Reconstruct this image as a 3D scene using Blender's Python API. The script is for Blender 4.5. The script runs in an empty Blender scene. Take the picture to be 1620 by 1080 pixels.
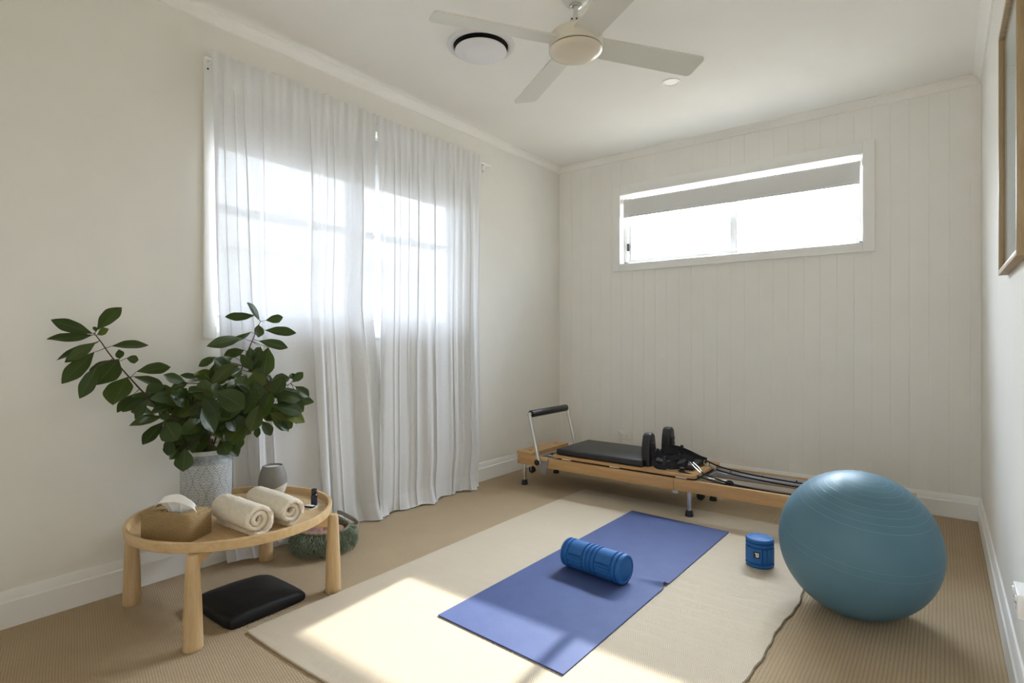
import bpy, bmesh, math, random
from mathutils import Vector, Matrix
random.seed(7)
S = bpy.context.scene
COL = S.collection
PI = math.pi

# ------------------------------------------------------------------ camera
CAM = (2.84, 0.0, 1.104)
FPX = 880.0                       # focal length in pixels of a 1620 px wide frame
YAW = math.atan(680 / 880.0)
cam = bpy.data.cameras.new('camera')
cam.sensor_width = 36.0
cam.lens = FPX / 1620 * 36
cam.shift_y = -4 / 1620
cam.clip_start = 0.02
camo = bpy.data.objects.new('camera', cam)
COL.objects.link(camo)
camo.location = CAM
camo.rotation_euler = (PI / 2, 0, YAW)
S.camera = camo

# ------------------------------------------------------------------ exposure, sky, sun, portals
S.view_settings.view_transform = 'Standard'
S.view_settings.look = 'None'
S.view_settings.gamma = 1.0
S.view_settings.use_curve_mapping = False
S.view_settings.exposure = 1.29
try:
    S.cycles.use_denoising = True
    S.cycles.max_bounces = 10
    S.cycles.diffuse_bounces = 8
    S.cycles.transparent_max_bounces = 16
    S.cycles.sample_clamp_indirect = 8.0
except Exception:
    pass

SKY = 3.2           # open sky away from the sun
GLOW = 44.0         # bright hazy sky around the sun (the back window looks into it)
SUN = 4.0
el, az = math.radians(33.3), math.radians(4.3)
sd = Vector((math.sin(az) * math.cos(el), -math.cos(az) * math.cos(el), -math.sin(el)))   # direction the sunlight travels
w = bpy.data.worlds.new('daylight')
S.world = w
w.use_nodes = True
nt = w.node_tree
bg = nt.nodes['Background']
tc = nt.nodes.new('ShaderNodeTexCoord')
sx = nt.nodes.new('ShaderNodeSeparateXYZ')
rp = nt.nodes.new('ShaderNodeValToRGB')
mp = nt.nodes.new('ShaderNodeMapRange')
mp.inputs[1].default_value = -1
nt.links.new(tc.outputs['Generated'], sx.inputs[0])
nt.links.new(sx.outputs['Z'], mp.inputs[0])
nt.links.new(mp.outputs[0], rp.inputs[0])
e = rp.color_ramp.elements
e[0].position = 0.46; e[0].color = (0.95, 0.90, 0.82, 1)
e[1].position = 0.51; e[1].color = (0.96, 0.98, 1.0, 1)
x = e.new(0.75); x.color = (0.84, 0.93, 1.10, 1)
dp = nt.nodes.new('ShaderNodeVectorMath'); dp.operation = 'DOT_PRODUCT'
nt.links.new(tc.outputs['Generated'], dp.inputs[0]); dp.inputs[1].default_value = tuple(-sd)
mx0 = nt.nodes.new('ShaderNodeMath'); mx0.operation = 'MAXIMUM'; mx0.inputs[1].default_value = 0.0
nt.links.new(dp.outputs['Value'], mx0.inputs[0])
pw = nt.nodes.new('ShaderNodeMath'); pw.operation = 'POWER'; pw.inputs[1].default_value = 9.0
nt.links.new(mx0.outputs[0], pw.inputs[0])
gm = nt.nodes.new('ShaderNodeMath'); gm.operation = 'MULTIPLY'; gm.inputs[1].default_value = GLOW / SKY
nt.links.new(pw.outputs[0], gm.inputs[0])
ad = nt.nodes.new('ShaderNodeMath'); ad.operation = 'ADD'; ad.inputs[1].default_value = 1.0
nt.links.new(gm.outputs[0], ad.inputs[0])
vm = nt.nodes.new('ShaderNodeVectorMath'); vm.operation = 'SCALE'
nt.links.new(rp.outputs[0], vm.inputs[0]); nt.links.new(ad.outputs[0], vm.inputs['Scale'])
nt.links.new(vm.outputs[0], bg.inputs[0])
bg.inputs[1].default_value = SKY

sun = bpy.data.lights.new('sun', 'SUN')
sun.energy = SUN
sun.angle = math.radians(0.65)
sun.color = (1.0, 0.96, 0.90)
suno = bpy.data.objects.new('sun', sun)
COL.objects.link(suno)
suno.location = (1.2, 9, 6)
suno.rotation_euler = sd.to_track_quat('-Z', 'Y').to_euler()


def portal(name, loc, rot, sx_, sy_):
    l = bpy.data.lights.new(name, 'AREA')
    l.shape = 'RECTANGLE'; l.size = sx_; l.size_y = sy_
    l.cycles.is_portal = True
    o = bpy.data.objects.new(name, l)
    COL.objects.link(o)
    o.location = loc; o.rotation_euler = rot


portal('window_portal_left', (-0.13, 2.19, 1.79), (0, -PI / 2, 0), 1.30, 1.95)
portal('fill_doorway_portal', (2.66, -0.50, 1.03), (PI / 2, 0, 0), 0.28, 2.05)  # portal at the opening added behind the camera for fill
portal('window_portal_back', (1.53, 4.53, 2.05), (-PI / 2, 0, 0), 1.85, 0.66)


# ------------------------------------------------------------------ helpers
def ray(u, v):
    a = (u - 810) / FPX; b = (536 - v) / FPX
    s, c = math.sin(YAW), math.cos(YAW)
    return (-s + a * c, c + a * s, b)


def at(u, v, axis, val):
    """world point on the plane axis=val that the photo shows at pixel (u, v)"""
    r = ray(u, v); k = (val - CAM[axis]) / r[axis]
    return Vector([CAM[i] + k * r[i] for i in range(3)])


class MB:
    def __init__(self, M=None):
        self.bm = bmesh.new(); self.M = M or Matrix()

    def _t(self, geom):
        for g in geom:
            if isinstance(g, bmesh.types.BMVert):
                g.co = self.M @ g.co

    def V(self, p):
        return self.bm.verts.new(self.M @ Vector(p))

    def F(self, vs):
        try:
            return self.bm.faces.new(vs)
        except ValueError:
            return None

    def box(self, a, b, bev=0.0, seg=2, M=None):
        a, b = Vector(a), Vector(b)
        r = bmesh.ops.create_cube(self.bm, size=1.0)
        vs = r['verts']
        c, d = (a + b) / 2, b - a
        for v in vs:
            v.co = Vector((v.co.x * d.x, v.co.y * d.y, v.co.z * d.z)) + c
        if M is not None:
            for v in vs: v.co = M @ v.co
        if bev > 0:
            es = list({e for v in vs for e in v.link_edges})
            r = bmesh.ops.bevel(self.bm, geom=es, offset=bev, segments=seg, affect='EDGES', profile=0.5)
            vs = list({v for f in r['faces'] for v in f.verts} | {v for v in vs if v.is_valid})
        for v in vs: v.co = self.M @ v.co
        return self

    def tube(self, pts, r, n=10, cap=True, closed=False, flat=None):
        pts = [Vector(p) for p in pts]
        rs = r if isinstance(r, (list, tuple)) else [r] * len(pts)
        rings = []
        prev = None
        N = len(pts)
        for i, p in enumerate(pts):
            if closed:
                t = (pts[(i + 1) % N] - pts[i - 1])
            else:
                t = (pts[min(i + 1, N - 1)] - pts[max(i - 1, 0)])
            t.normalize()
            if prev is None:
                up = Vector((0, 0, 1)) if abs(t.z) < 0.9 else Vector((1, 0, 0))
                a = t.cross(up).normalized()
            else:
                a = (prev - t * prev.dot(t)).normalized()
            prev = a
            b = t.cross(a)
            fa, fb = (1, 1) if flat is None else flat
            rings.append([self.V(p + a * (math.cos(2 * PI * k / n) * rs[i] * fa) + b * (math.sin(2 * PI * k / n) * rs[i] * fb)) for k in range(n)])
        M = N if closed else N - 1
        for i in range(M):
            A, B = rings[i], rings[(i + 1) % N]
            for k in range(n):
                self.F([A[k], A[(k + 1) % n], B[(k + 1) % n], B[k]])
        if cap and not closed:
            self.F(rings[0][::-1]); self.F(rings[-1])
        return self

    def lathe(self, prof, c=(0, 0, 0), n=48, axis=None):
        """prof: list of (r, z). rotates about z at c (axis: optional matrix)"""
        A = axis or Matrix.Translation(Vector(c))
        rings = []
        for r, z in prof:
            if r < 1e-6:
                rings.append([self.V(A @ Vector((0, 0, z)))])
            else:
                rings.append([self.V(A @ Vector((r * math.cos(2 * PI * k / n), r * math.sin(2 * PI * k / n), z))) for k in range(n)])
        for i in range(len(rings) - 1):
            P, Q = rings[i], rings[i + 1]
            for k in range(n):
                k2 = (k + 1) % n
                if len(P) == 1 and len(Q) == 1: continue
                if len(P) == 1: self.F([P[0], Q[k2], Q[k]])
                elif len(Q) == 1: self.F([P[k], P[k2], Q[0]])
                else: self.F([P[k], P[k2], Q[k2], Q[k]])
        return self

    def prism(self, poly, d0, d1, axis=2):
        """poly: 2-D outline, extruded along axis from d0 to d1"""
        def mk(p, d):
            if axis == 2: return (p[0], p[1], d)
            if axis == 1: return (p[0], d, p[1])
            return (d, p[0], p[1])
        A = [self.V(mk(p, d0)) for p in poly]; B = [self.V(mk(p, d1)) for p in poly]
        n = len(poly)
        self.F(A[::-1]); self.F(B)
        for k in range(n):
            self.F([A[k], A[(k + 1) % n], B[(k + 1) % n], B[k]])
        return self

    def grid(self, fn, nu, nv, closeu=False):
        uvl = self.bm.loops.layers.uv.verify()
        g = [[self.V(fn(i / nu, j / nv)) for j in range(nv + 1)] for i in range(nu + (0 if closeu else 1))]
        NU = len(g)
        for i in range(nu):
            for j in range(nv):
                i2 = (i + 1) % NU
                f = self.F([g[i][j], g[i2][j], g[i2][j + 1], g[i][j + 1]])
                if f:
                    for l, (a, b) in zip(f.loops, ((i, j), (i + 1, j), (i + 1, j + 1), (i, j + 1))):
                        l[uvl].uv = (a / nu, b / nv)
        return g

    def build(self, name, mat, parent=None, smooth=None, normals=True):
        return link(name, self.bm, mat, parent, smooth, normals)


ORG = {}


def link(name, bm, mat, parent=None, smooth=None, normals=True):
    if normals:
        bmesh.ops.recalc_face_normals(bm, faces=bm.faces)
    off = Vector((0, 0, 0))
    if parent is not None:
        off = ORG[parent.name]
        bmesh.ops.translate(bm, verts=bm.verts, vec=-off)
    me = bpy.data.meshes.new(name)
    bm.to_mesh(me); bm.free()
    o = bpy.data.objects.new(name, me)
    COL.objects.link(o)
    me.materials.append(mat)
    if smooth is None: smooth = 40
    if smooth:
        for p in me.polygons: p.use_smooth = True
        try:
            me.set_sharp_from_angle(angle=math.radians(smooth))
        except Exception:
            pass
    if parent is not None: o.parent = parent
    ORG[o.name] = off
    return o


def center(o):
    """move a one-mesh thing's origin to the middle of its base"""
    me = o.data
    xs = [v.co.x for v in me.vertices]; ys = [v.co.y for v in me.vertices]; zs = [v.co.z for v in me.vertices]
    c = Vector(((min(xs) + max(xs)) / 2, (min(ys) + max(ys)) / 2, min(zs)))
    me.transform(Matrix.Translation(-c)); o.location = c
    ORG[o.name] = c
    return o


def tag(o, label, cat, group=None, kind=None):
    o['label'] = label; o['category'] = cat
    if group: o['group'] = group
    if kind: o['kind'] = kind
    return o


def thing(name, label, cat, loc, group=None):
    o = bpy.data.objects.new(name, None)
    o.empty_display_size = 0.05
    COL.objects.link(o)
    o.location = loc
    ORG[o.name] = Vector(loc)
    return tag(o, label, cat, group)


def struct(o):
    o['kind'] = 'structure'
    return o


# ------------------------------------------------------------------ materials
MATS = {}


class NT:
    def __init__(self, name):
        self.m = bpy.data.materials.new(name); self.m.use_nodes = True
        self.t = self.m.node_tree; self.b = self.t.nodes['Principled BSDF']; self.out = self.t.nodes['Material Output']

    def n(self, typ, **kw):
        nd = self.t.nodes.new('ShaderNode' + typ)
        for k, v in kw.items(): setattr(nd, k, v)
        return nd

    def l(self, a, b): self.t.links.new(a, b)

    def val(self, x, sock):
        if hasattr(x, 'is_output'): self.l(x, sock)
        else: sock.default_value = x

    def math(self, op, a, b=0.0, c=0.0):
        nd = self.n('Math', operation=op)
        self.val(a, nd.inputs[0]); self.val(b, nd.inputs[1])
        if len(nd.inputs) > 2: self.val(c, nd.inputs[2])
        return nd.outputs[0]

    def mix(self, f, a, b):
        nd = self.n('MixRGB')
        self.val(f, nd.inputs[0]); self.val(a, nd.inputs[1]); self.val(b, nd.inputs[2])
        return nd.outputs[0]

    def noise(self, scale, detail=3, vec=None, rough=0.55):
        nd = self.n('TexNoise'); nd.inputs['Scale'].default_value = scale
        nd.inputs['Detail'].default_value = detail; nd.inputs['Roughness'].default_value = rough
        if vec is not None: self.l(vec, nd.inputs['Vector'])
        return nd.outputs['Fac']

    def coord(self, kind='Object'):
        return self.n('TexCoord').outputs[kind]

    def xyz(self, vec):
        s = self.n('SeparateXYZ'); self.l(vec, s.inputs[0]); return s.outputs

    def vec(self, x, y, z):
        c = self.n('CombineXYZ')
        for i, q in enumerate((x, y, z)): self.val(q, c.inputs[i])
        return c.outputs[0]

    def ramp(self, f, stops):
        r = self.n('ValToRGB'); self.l(f, r.inputs[0])
        el = r.color_ramp.elements
        while len(el) < len(stops): el.new(0.5)
        for e_, (p, c) in zip(el, stops):
            e_.position = p; e_.color = (*c, 1) if len(c) == 3 else c
        return r.outputs[0]

    def bump(self, h, strength=0.3, dist=0.001):
        b = self.n('Bump'); b.inputs['Strength'].default_value = strength; b.inputs['Distance'].default_value = dist
        self.l(h, b.inputs['Height'])
        self.l(b.outputs[0], self.b.inputs['Normal'])
        return b.outputs[0]

    def scale(self, vec, s):
        m = self.n('Mapping'); self.l(vec, m.inputs[0]); m.inputs['Scale'].default_value = s
        return m.outputs[0]


def sc(c, k): return tuple(min(1, q * k) for q in c)


def pbr(name, col, rough=0.5, metal=0.0, ns=30, amt=0.06, bump=0.0, bs=300, spec=0.5, coat=0.0, sheen=0.0):
    if name in MATS: return MATS[name]
    t = NT(name)
    c = t.coord()
    f = t.noise(ns, 4, c)
    t.l(t.ramp(f, [(0.3, sc(col, 1 - amt)), (0.7, sc(col, 1 + amt))]), t.b.inputs['Base Color'])
    t.b.inputs['Roughness'].default_value = rough
    t.b.inputs['Metallic'].default_value = metal
    t.b.inputs['Specular IOR Level'].default_value = spec
    t.b.inputs['Coat Weight'].default_value = coat
    t.b.inputs['Sheen Weight'].default_value = sheen
    if bump: t.bump(t.noise(bs, 3, c), bump, 0.002)
    MATS[name] = t.m
    return t.m


def wood(name, col, dark, axis=0, scale=1.0, rough=0.45):
    t = NT(name); c = t.coord()
    s = [14, 14, 14]; s[axis] = 1.2
    v = t.scale(c, tuple(q * scale for q in s))
    f = t.noise(3.0, 6, v, 0.6)
    g = t.noise(18.0, 3, v, 0.6)
    h = t.math('ADD', t.math('MULTIPLY', f, 0.7), t.math('MULTIPLY', g, 0.3))
    t.l(t.ramp(h, [(0.32, dark), (0.62, col), (0.8, sc(col, 1.08))]), t.b.inputs['Base Color'])
    t.b.inputs['Roughness'].default_value = rough
    t.b.inputs['Specular IOR Level'].default_value = 0.35
    t.bump(h, 0.08, 0.001)
    return t.m


WALLC = (0.80, 0.78, 0.725)
m_wall = pbr('wall_paint', WALLC, 0.75, ns=6, amt=0.012, bump=0.05, bs=220, spec=0.25)
m_ceil = pbr('ceiling_paint', (0.86, 0.84, 0.79), 0.85, ns=5, amt=0.01, spec=0.2)
m_trim = pbr('trim_gloss_paint', (0.84, 0.835, 0.81), 0.35, ns=8, amt=0.01, spec=0.4)
m_frame = pbr('window_frame_white', (0.86, 0.87, 0.88), 0.35, ns=8, amt=0.01)
m_alu = pbr('window_frame_aluminium', (0.80, 0.81, 0.82), 0.35, 0.0, ns=10, amt=0.02)
m_seal = pbr('grey_rubber_seal', (0.16, 0.16, 0.165), 0.7, ns=60, amt=0.1)
m_blind = pbr('blind_fabric', (0.70, 0.70, 0.69), 0.9, ns=400, amt=0.03, bump=0.1, bs=900, spec=0.1)
m_fanbody = pbr('fan_body_enamel', (0.70, 0.655, 0.55), 0.4, ns=8, amt=0.012)
m_fan = pbr('fan_white_enamel', (0.66, 0.65, 0.585), 0.35, ns=8, amt=0.012)
m_fandome = pbr('fan_opal_dome', (0.67, 0.60, 0.475), 0.22, ns=8, amt=0.01)
m_black = pbr('black_rubber', (0.012, 0.012, 0.013), 0.55, ns=60, amt=0.2)
m_dark = pbr('shadow_gap_black', (0.01, 0.01, 0.01), 0.8, ns=60, amt=0.2)
m_vinyl = pbr('black_vinyl', (0.016, 0.016, 0.018), 0.42, ns=50, amt=0.15, bump=0.06, bs=700)
m_strap = pbr('black_webbing', (0.010, 0.010, 0.012), 0.8, ns=300, amt=0.3, bump=0.2, bs=900)
m_chrome = pbr('chrome', (0.75, 0.77, 0.80), 0.18, 1.0, ns=10, amt=0.02)
m_satin = pbr('brushed_aluminium', (0.62, 0.61, 0.58), 0.38, 1.0, ns=90, amt=0.05)
m_steel = pbr('dull_steel', (0.33, 0.32, 0.31), 0.5, 0.7, ns=60, amt=0.08)
m_track = pbr('pale_anodised_track', (0.55, 0.56, 0.60), 0.4, 0.3, ns=30, amt=0.03)
m_plastic = pbr('white_plastic', (0.83, 0.82, 0.79), 0.35, ns=10, amt=0.01)
m_oak = wood('pale_oak', (0.64, 0.455, 0.245), (0.49, 0.33, 0.16), 0)
m_oakz = wood('pale_oak_leg', (0.60, 0.43, 0.24), (0.46, 0.31, 0.15), 2)
m_beech = wood('beech', (0.56, 0.34, 0.15), (0.45, 0.26, 0.105), 0, 0.8, 0.38)
m_framewood = wood('frame_oak', (0.42, 0.31, 0.18), (0.27, 0.19, 0.10), 2, 1.4, 0.5)


def mat_glass(name):
    t = NT(name)
    tr = t.n('BsdfTransparent'); tr.inputs[0].default_value = (0.94, 0.96, 0.96, 1)
    gl = t.n('BsdfGlossy'); gl.inputs['Roughness'].default_value = 0.02
    gl.inputs['Color'].default_value = (1, 1, 1, 1)
    lw = t.n('LayerWeight'); lw.inputs[0].default_value = 0.12
    f = t.math('MULTIPLY', lw.outputs['Fresnel'], t.math('ADD', 0.55, t.math('MULTIPLY', t.noise(3, 2, t.coord()), 0.1)))
    mx = t.n('MixShader')
    t.l(f, mx.inputs[0]); t.l(tr.outputs[0], mx.inputs[1]); t.l(gl.outputs[0], mx.inputs[2])
    t.l(mx.outputs[0], t.out.inputs[0])
    return t.m


m_glass = mat_glass('window_glass')


def mat_curtain(name, alpha, col):
    t = NT(name)
    c = t.coord()
    o = t.xyz(c)
    wy = t.math('SINE', t.math('MULTIPLY', o[1], 2 * PI / 0.0022))
    wz = t.math('SINE', t.math('MULTIPLY', o[2], 2 * PI / 0.0022))
    slub = t.noise(1.0, 3, t.scale(c, (30, 420, 28)), 0.6)
    slub2 = t.noise(1.0, 3, t.scale(c, (30, 28, 420)), 0.6)
    weave = t.math('ADD', t.math('MULTIPLY', wy, 0.05), t.math('MULTIPLY', wz, 0.05))
    s = t.math('ADD', t.math('MULTIPLY', slub, 0.5), t.math('MULTIPLY', slub2, 0.5))
    a = t.math('ADD', alpha, t.math('ADD', t.math('MULTIPLY', t.math('SUBTRACT', s, 0.5), 0.28), t.math('MULTIPLY', weave, 0.5)))
    fc = t.n('LayerWeight'); fc.inputs[0].default_value = 0.5          # more cloth in the way where a fold turns edge-on
    a = t.math('MULTIPLY', a, t.math('SUBTRACT', 1.0, t.math('MULTIPLY', t.math('POWER', fc.outputs['Facing'], 2.5), 0.8)))
    a.node.use_clamp = True
    df = t.n('BsdfDiffuse'); df.inputs[0].default_value = (*col, 1)
    tl = t.n('BsdfTranslucent'); tl.inputs[0].default_value = (0.80, 0.83, 0.90, 1)
    tr = t.n('BsdfTransparent'); tr.inputs[0].default_value = (1, 1, 1, 1)
    m1 = t.n('MixShader'); m1.inputs[0].default_value = 0.10
    t.l(df.outputs[0], m1.inputs[1]); t.l(tl.outputs[0], m1.inputs[2])
    m2 = t.n('MixShader')
    t.l(a, m2.inputs[0]); t.l(m1.outputs[0], m2.inputs[1]); t.l(tr.outputs[0], m2.inputs[2])
    t.l(m2.outputs[0], t.out.inputs[0])
    return t.m


m_curtain = mat_curtain('sheer_linen', 0.038, (0.74, 0.735, 0.725))
m_hem = mat_curtain('sheer_linen_hem', 0.025, (0.76, 0.755, 0.745))


def mat_carpet():
    t = NT('loop_carpet')
    o = t.xyz(t.coord())
    jit = t.noise(45, 2, t.coord())
    xx = t.math('ADD', t.math('DIVIDE', o[0], 0.0125), t.math('MULTIPLY', jit, 0.35))
    rows = t.math('ABSOLUTE', t.math('SINE', t.math('MULTIPLY', xx, PI)))
    row_id = t.math('FLOOR', xx)
    yy = t.math('ADD', t.math('DIVIDE', o[1], 0.0085), t.math('MULTIPLY', row_id, 0.37))
    loops = t.math('ABSOLUTE', t.math('SINE', t.math('MULTIPLY', yy, PI)))
    h = t.math('MULTIPLY', t.math('ADD', 0.35, t.math('MULTIPLY', t.math('POWER', rows, 0.6), 0.65)), t.math('ADD', 0.42, t.math('MULTIPLY', t.math('POWER', loops, 0.6), 0.58)))
    n1 = t.noise(700, 2, t.coord()); n2 = t.noise(6, 3, t.coord())
    k = t.math('ADD', t.math('MULTIPLY', h, 0.52), t.math('ADD', t.math('MULTIPLY', n1, 0.34), t.math('MULTIPLY', n2, 0.12)))
    t.l(t.ramp(k, [(0.15, (0.165, 0.112, 0.06)), (0.50, (0.415, 0.312, 0.190)), (0.9, (0.53, 0.41, 0.262))]), t.b.inputs['Base Color'])
    t.b.inputs['Roughness'].default_value = 0.95; t.b.inputs['Specular IOR Level'].default_value = 0.05
    t.b.inputs['Sheen Weight'].default_value = 0.1
    t.bump(t.math('ADD', h, t.math('MULTIPLY', n1, 0.25)), 0.9, 0.004)
    return t.m


m_carpet = mat_carpet()


def mat_rug():
    t = NT('herringbone_wool')
    o = t.xyz(t.coord())
    wob = t.math('MULTIPLY', t.noise(7, 2, t.coord()), 0.02)
    yb = t.math('DIVIDE', t.math('ADD', o[1], wob), 0.074)
    tri = t.math('ABSOLUTE', t.math('SUBTRACT', t.math('FRACT', yb), 0.5))       # 0..0.5 zigzag across a band
    ph = t.math('ADD', t.math('DIVIDE', o[0], 0.0072), t.math('MULTIPLY', tri, 5.0))
    st = t.math('SINE', t.math('MULTIPLY', ph, 2 * PI))
    st = t.math('ADD', 0.5, t.math('MULTIPLY', st, 0.5))
    n1 = t.noise(500, 2, t.coord()); n2 = t.noise(5, 3, t.coord())
    nep = t.n('TexVoronoi'); nep.inputs['Scale'].default_value = 17
    t.l(t.coord(), nep.inputs['Vector'])
    spot = t.math('LESS_THAN', nep.outputs['Distance'], 0.045)
    k = t.math('ADD', t.math('MULTIPLY', st, 0.6), t.math('ADD', t.math('MULTIPLY', n1, 0.25), t.math('MULTIPLY', n2, 0.15)))
    base = t.ramp(k, [(0.15, (0.495, 0.408, 0.292)), (0.5, (0.567, 0.480, 0.362)), (0.85, (0.617, 0.537, 0.420))])
    t.l(t.mix(t.math('MULTIPLY', spot, 0.45), base, (0.30, 0.24, 0.17, 1)), t.b.inputs['Base Color'])
    t.b.inputs['Roughness'].default_value = 0.95; t.b.inputs['Specular IOR Level'].default_value = 0.05
    t.bump(t.math('ADD', st, t.math('MULTIPLY', n1, 0.4)), 0.5, 0.002)
    return t.m


m_rug = mat_rug()
m_rugedge = pbr('rug_edge_shadow', (0.27, 0.215, 0.145), 0.95, ns=200, amt=0.2, bump=0.4, bs=500, spec=0.05)  # dark tone stands for the shadow line at the rug's right edge


def mat_mat():
    t = NT('yoga_mat_foam')
    c = t.coord()
    n1 = t.noise(420, 2, c); n2 = t.noise(9, 3, c)
    k = t.math('ADD', t.math('MULTIPLY', n1, 0.5), t.math('MULTIPLY', n2, 0.5))
    t.l(t.ramp(k, [(0.3, (0.040, 0.064, 0.185)), (0.7, (0.058, 0.088, 0.23))]), t.b.inputs['Base Color'])
    t.b.inputs['Roughness'].default_value = 0.62; t.b.inputs['Specular IOR Level'].default_value = 0.4
    t.bump(n1, 0.35, 0.002)
    return t.m


m_mat = mat_mat()
m_foam = pbr('blue_foam', (0.018, 0.118, 0.345), 0.55, ns=40, amt=0.05, bump=0.08, bs=500, spec=0.35)


def mat_ball(axis):
    t = NT('ball_vinyl')
    d = t.n('VectorMath', operation='NORMALIZE'); t.l(t.coord(), d.inputs[0])
    dt = t.n('VectorMath', operation='DOT_PRODUCT'); t.l(d.outputs[0], dt.inputs[0]); dt.inputs[1].default_value = axis
    ang = t.math('ARCCOSINE', dt.outputs['Value'])
    q = t.math('DIVIDE', ang, math.radians(5.6))
    fr = t.math('ABSOLUTE', t.math('SUBTRACT', t.math('FRACT', q), 0.5))
    line = t.math('LESS_THAN', fr, 0.035)
    near = t.math('LESS_THAN', ang, math.radians(58))
    band = t.math('MULTIPLY', t.math('GREATER_THAN', ang, math.radians(78)), t.math('LESS_THAN', ang, math.radians(88)))
    on = t.math('MULTIPLY', line, t.math('MAXIMUM', near, t.math('MULTIPLY', band, 0.7)))
    base = t.ramp(t.noise(9, 3, t.coord()), [(0.3, (0.092, 0.180, 0.232)), (0.7, (0.100, 0.192, 0.246))])
    t.l(t.mix(t.math('MULTIPLY', on, 0.26), base, (0.26, 0.45, 0.52, 1)), t.b.inputs['Base Color'])
    t.b.inputs['Roughness'].default_value = 0.46
    t.b.inputs['Specular IOR Level'].default_value = 0.17
    t.b.inputs['Sheen Weight'].default_value = 0.0
    t.bump(t.math('ADD', on, t.math('MULTIPLY', t.noise(90, 2, t.coord()), 0.05)), 0.5, 0.002)
    return t.m


def mat_wallboards():
    t = NT('vj_board_paint')
    f = t.noise(5, 3, t.coord())
    t.l(t.ramp(f, [(0.3, (0.825, 0.81, 0.765)), (0.7, (0.845, 0.83, 0.785))]), t.b.inputs['Base Color'])
    t.b.inputs['Roughness'].default_value = 0.6; t.b.inputs['Specular IOR Level'].default_value = 0.3
    return t.m


m_boards = mat_wallboards()

# ================================================================== ROOM
H = 2.70; W = 3.03; D = 4.40; FY = -0.35
OW = 0.13                                   # wall thickness

b = MB(); b.box((-0.3, FY - 0.2, -0.06), (W + 0.3, D + 0.2, 0)); struct(b.build('floor', m_carpet, smooth=0))
b = MB(); b.box((-0.3, FY - 0.2, H), (W + 0.3, D + 0.2, H + 0.1)); struct(b.build('ceiling', m_ceil, smooth=0))

# left wall with its window opening
Y0, Y1, Z0, Z1 = 1.272, 3.11, 1.165, 2.41
b = MB()
b.box((-OW, FY - 0.2, 0), (0, Y0, H)); b.box((-OW, Y1, 0), (0, D + 0.2, H))
b.box((-OW, Y0, 0), (0, Y1, Z0)); b.box((-OW, Y0, Z1), (0, Y1, H))
struct(b.build('wall_left', m_wall, smooth=0))

# back wall, vertical tongue-and-groove boards about 0.1 m wide with real V grooves
BX0, BX1, BZ0, BZ1 = 0.635, 2.42, 1.752, 2.345
b = MB()
xs = [0.0]
g = 0.0355
while g < W:
    xs.append(g); g += 0.1015
xs.append(W)


def board(x0, x1, z0, z1):
    q = 0.0021
    b.prism([(x0, D + OW), (x0, D + q), (x0 + q, D), (x1 - q, D), (x1, D + q), (x1, D + OW)], z0, z1)


for i in range(len(xs) - 1):
    x0, x1 = xs[i], xs[i + 1]
    if x1 <= BX0 or x0 >= BX1:
        board(x0, x1, 0, H)
    else:
        lo, hi = max(x0, BX0), min(x1, BX1)
        board(x0, x1, 0, BZ0); board(x0, x1, BZ1, H)
        if x0 < BX0: b.box((x0, D, BZ0), (BX0, D + OW, BZ1))
        if x1 > BX1: b.box((BX1, D, BZ0), (x1, D + OW, BZ1))
struct(b.build('wall_back', m_boards, smooth=0))
b = MB(); b.box((W, FY - 0.2, 0), (W + OW, D + 0.2, H)); struct(b.build('wall_right', m_wall, smooth=0))
b = MB(); b.box((-0.3, FY - OW, 0), (2.52, FY, H)); b.box((2.80, FY - OW, 0), (W + 0.3, FY, H)); b.box((2.52, FY - OW, 2.05), (2.80, FY, H)); struct(b.build('wall_front', m_wall, smooth=0))  # narrow doorway gap, unseen behind the camera, added to let in fill light


# added unseen wall piece outside that keeps the low sun off the left window
b = MB(); b.box((-0.62, 3.74, -0.5), (-OW, 3.90, 3.2)); struct(b.build('wall_sunblock', m_wall, smooth=0))


# skirting boards with a sloped top
def skirt(name, p0, p1, inward):
    p0, p1, n = Vector((*p0, 0)), Vector((*p1, 0)), Vector((*inward, 0))
    prof = [(0, 0), (0.018, 0), (0.018, 0.098), (0.013, 0.104), (0.009, 0.136), (0.006, 0.142), (0, 0.142)]
    m = MB()
    A = [m.V(p0 + n * d + Vector((0, 0, z))) for d, z in prof]; B = [m.V(p1 + n * d + Vector((0, 0, z))) for d, z in prof]
    for k in range(len(prof)):
        k2 = (k + 1) % len(prof); m.F([A[k], A[k2], B[k2], B[k]])
    m.F(A[::-1]); m.F(B)
    struct(m.build(name, m_trim, smooth=20))


skirt('baseboard_left', (0, FY), (0, D), (1, 0))
skirt('baseboard_back', (0, D), (W, D), (0, -1))
skirt('baseboard_right', (W, FY), (W, D), (-1, 0))


def cornice(name, p0, p1, inward):
    p0, p1, n = Vector((*p0, H)), Vector((*p1, H)), Vector((*inward, 0))
    prof = [(0, 0), (0.045, 0), (0.045, -0.006), (0.035, -0.010), (0.020, -0.022), (0.011, -0.040), (0.009, -0.050), (0, -0.052)]
    m = MB()
    A = [m.V(p0 + n * d + Vector((0, 0, z))) for d, z in prof]; B = [m.V(p1 + n * d + Vector((0, 0, z))) for d, z in prof]
    for k in range(len(prof)):
        k2 = (k + 1) % len(prof); m.F([A[k], A[k2], B[k2], B[k]])
    m.F(A[::-1]); m.F(B)
    struct(m.build(name, m_ceil, smooth=25))


cornice('trim_1', (0, FY), (0, D), (1, 0))
cornice('trim_2', (0, D), (W, D), (0, -1))
cornice('trim_3', (W, FY), (W, D), (-1, 0))

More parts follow.
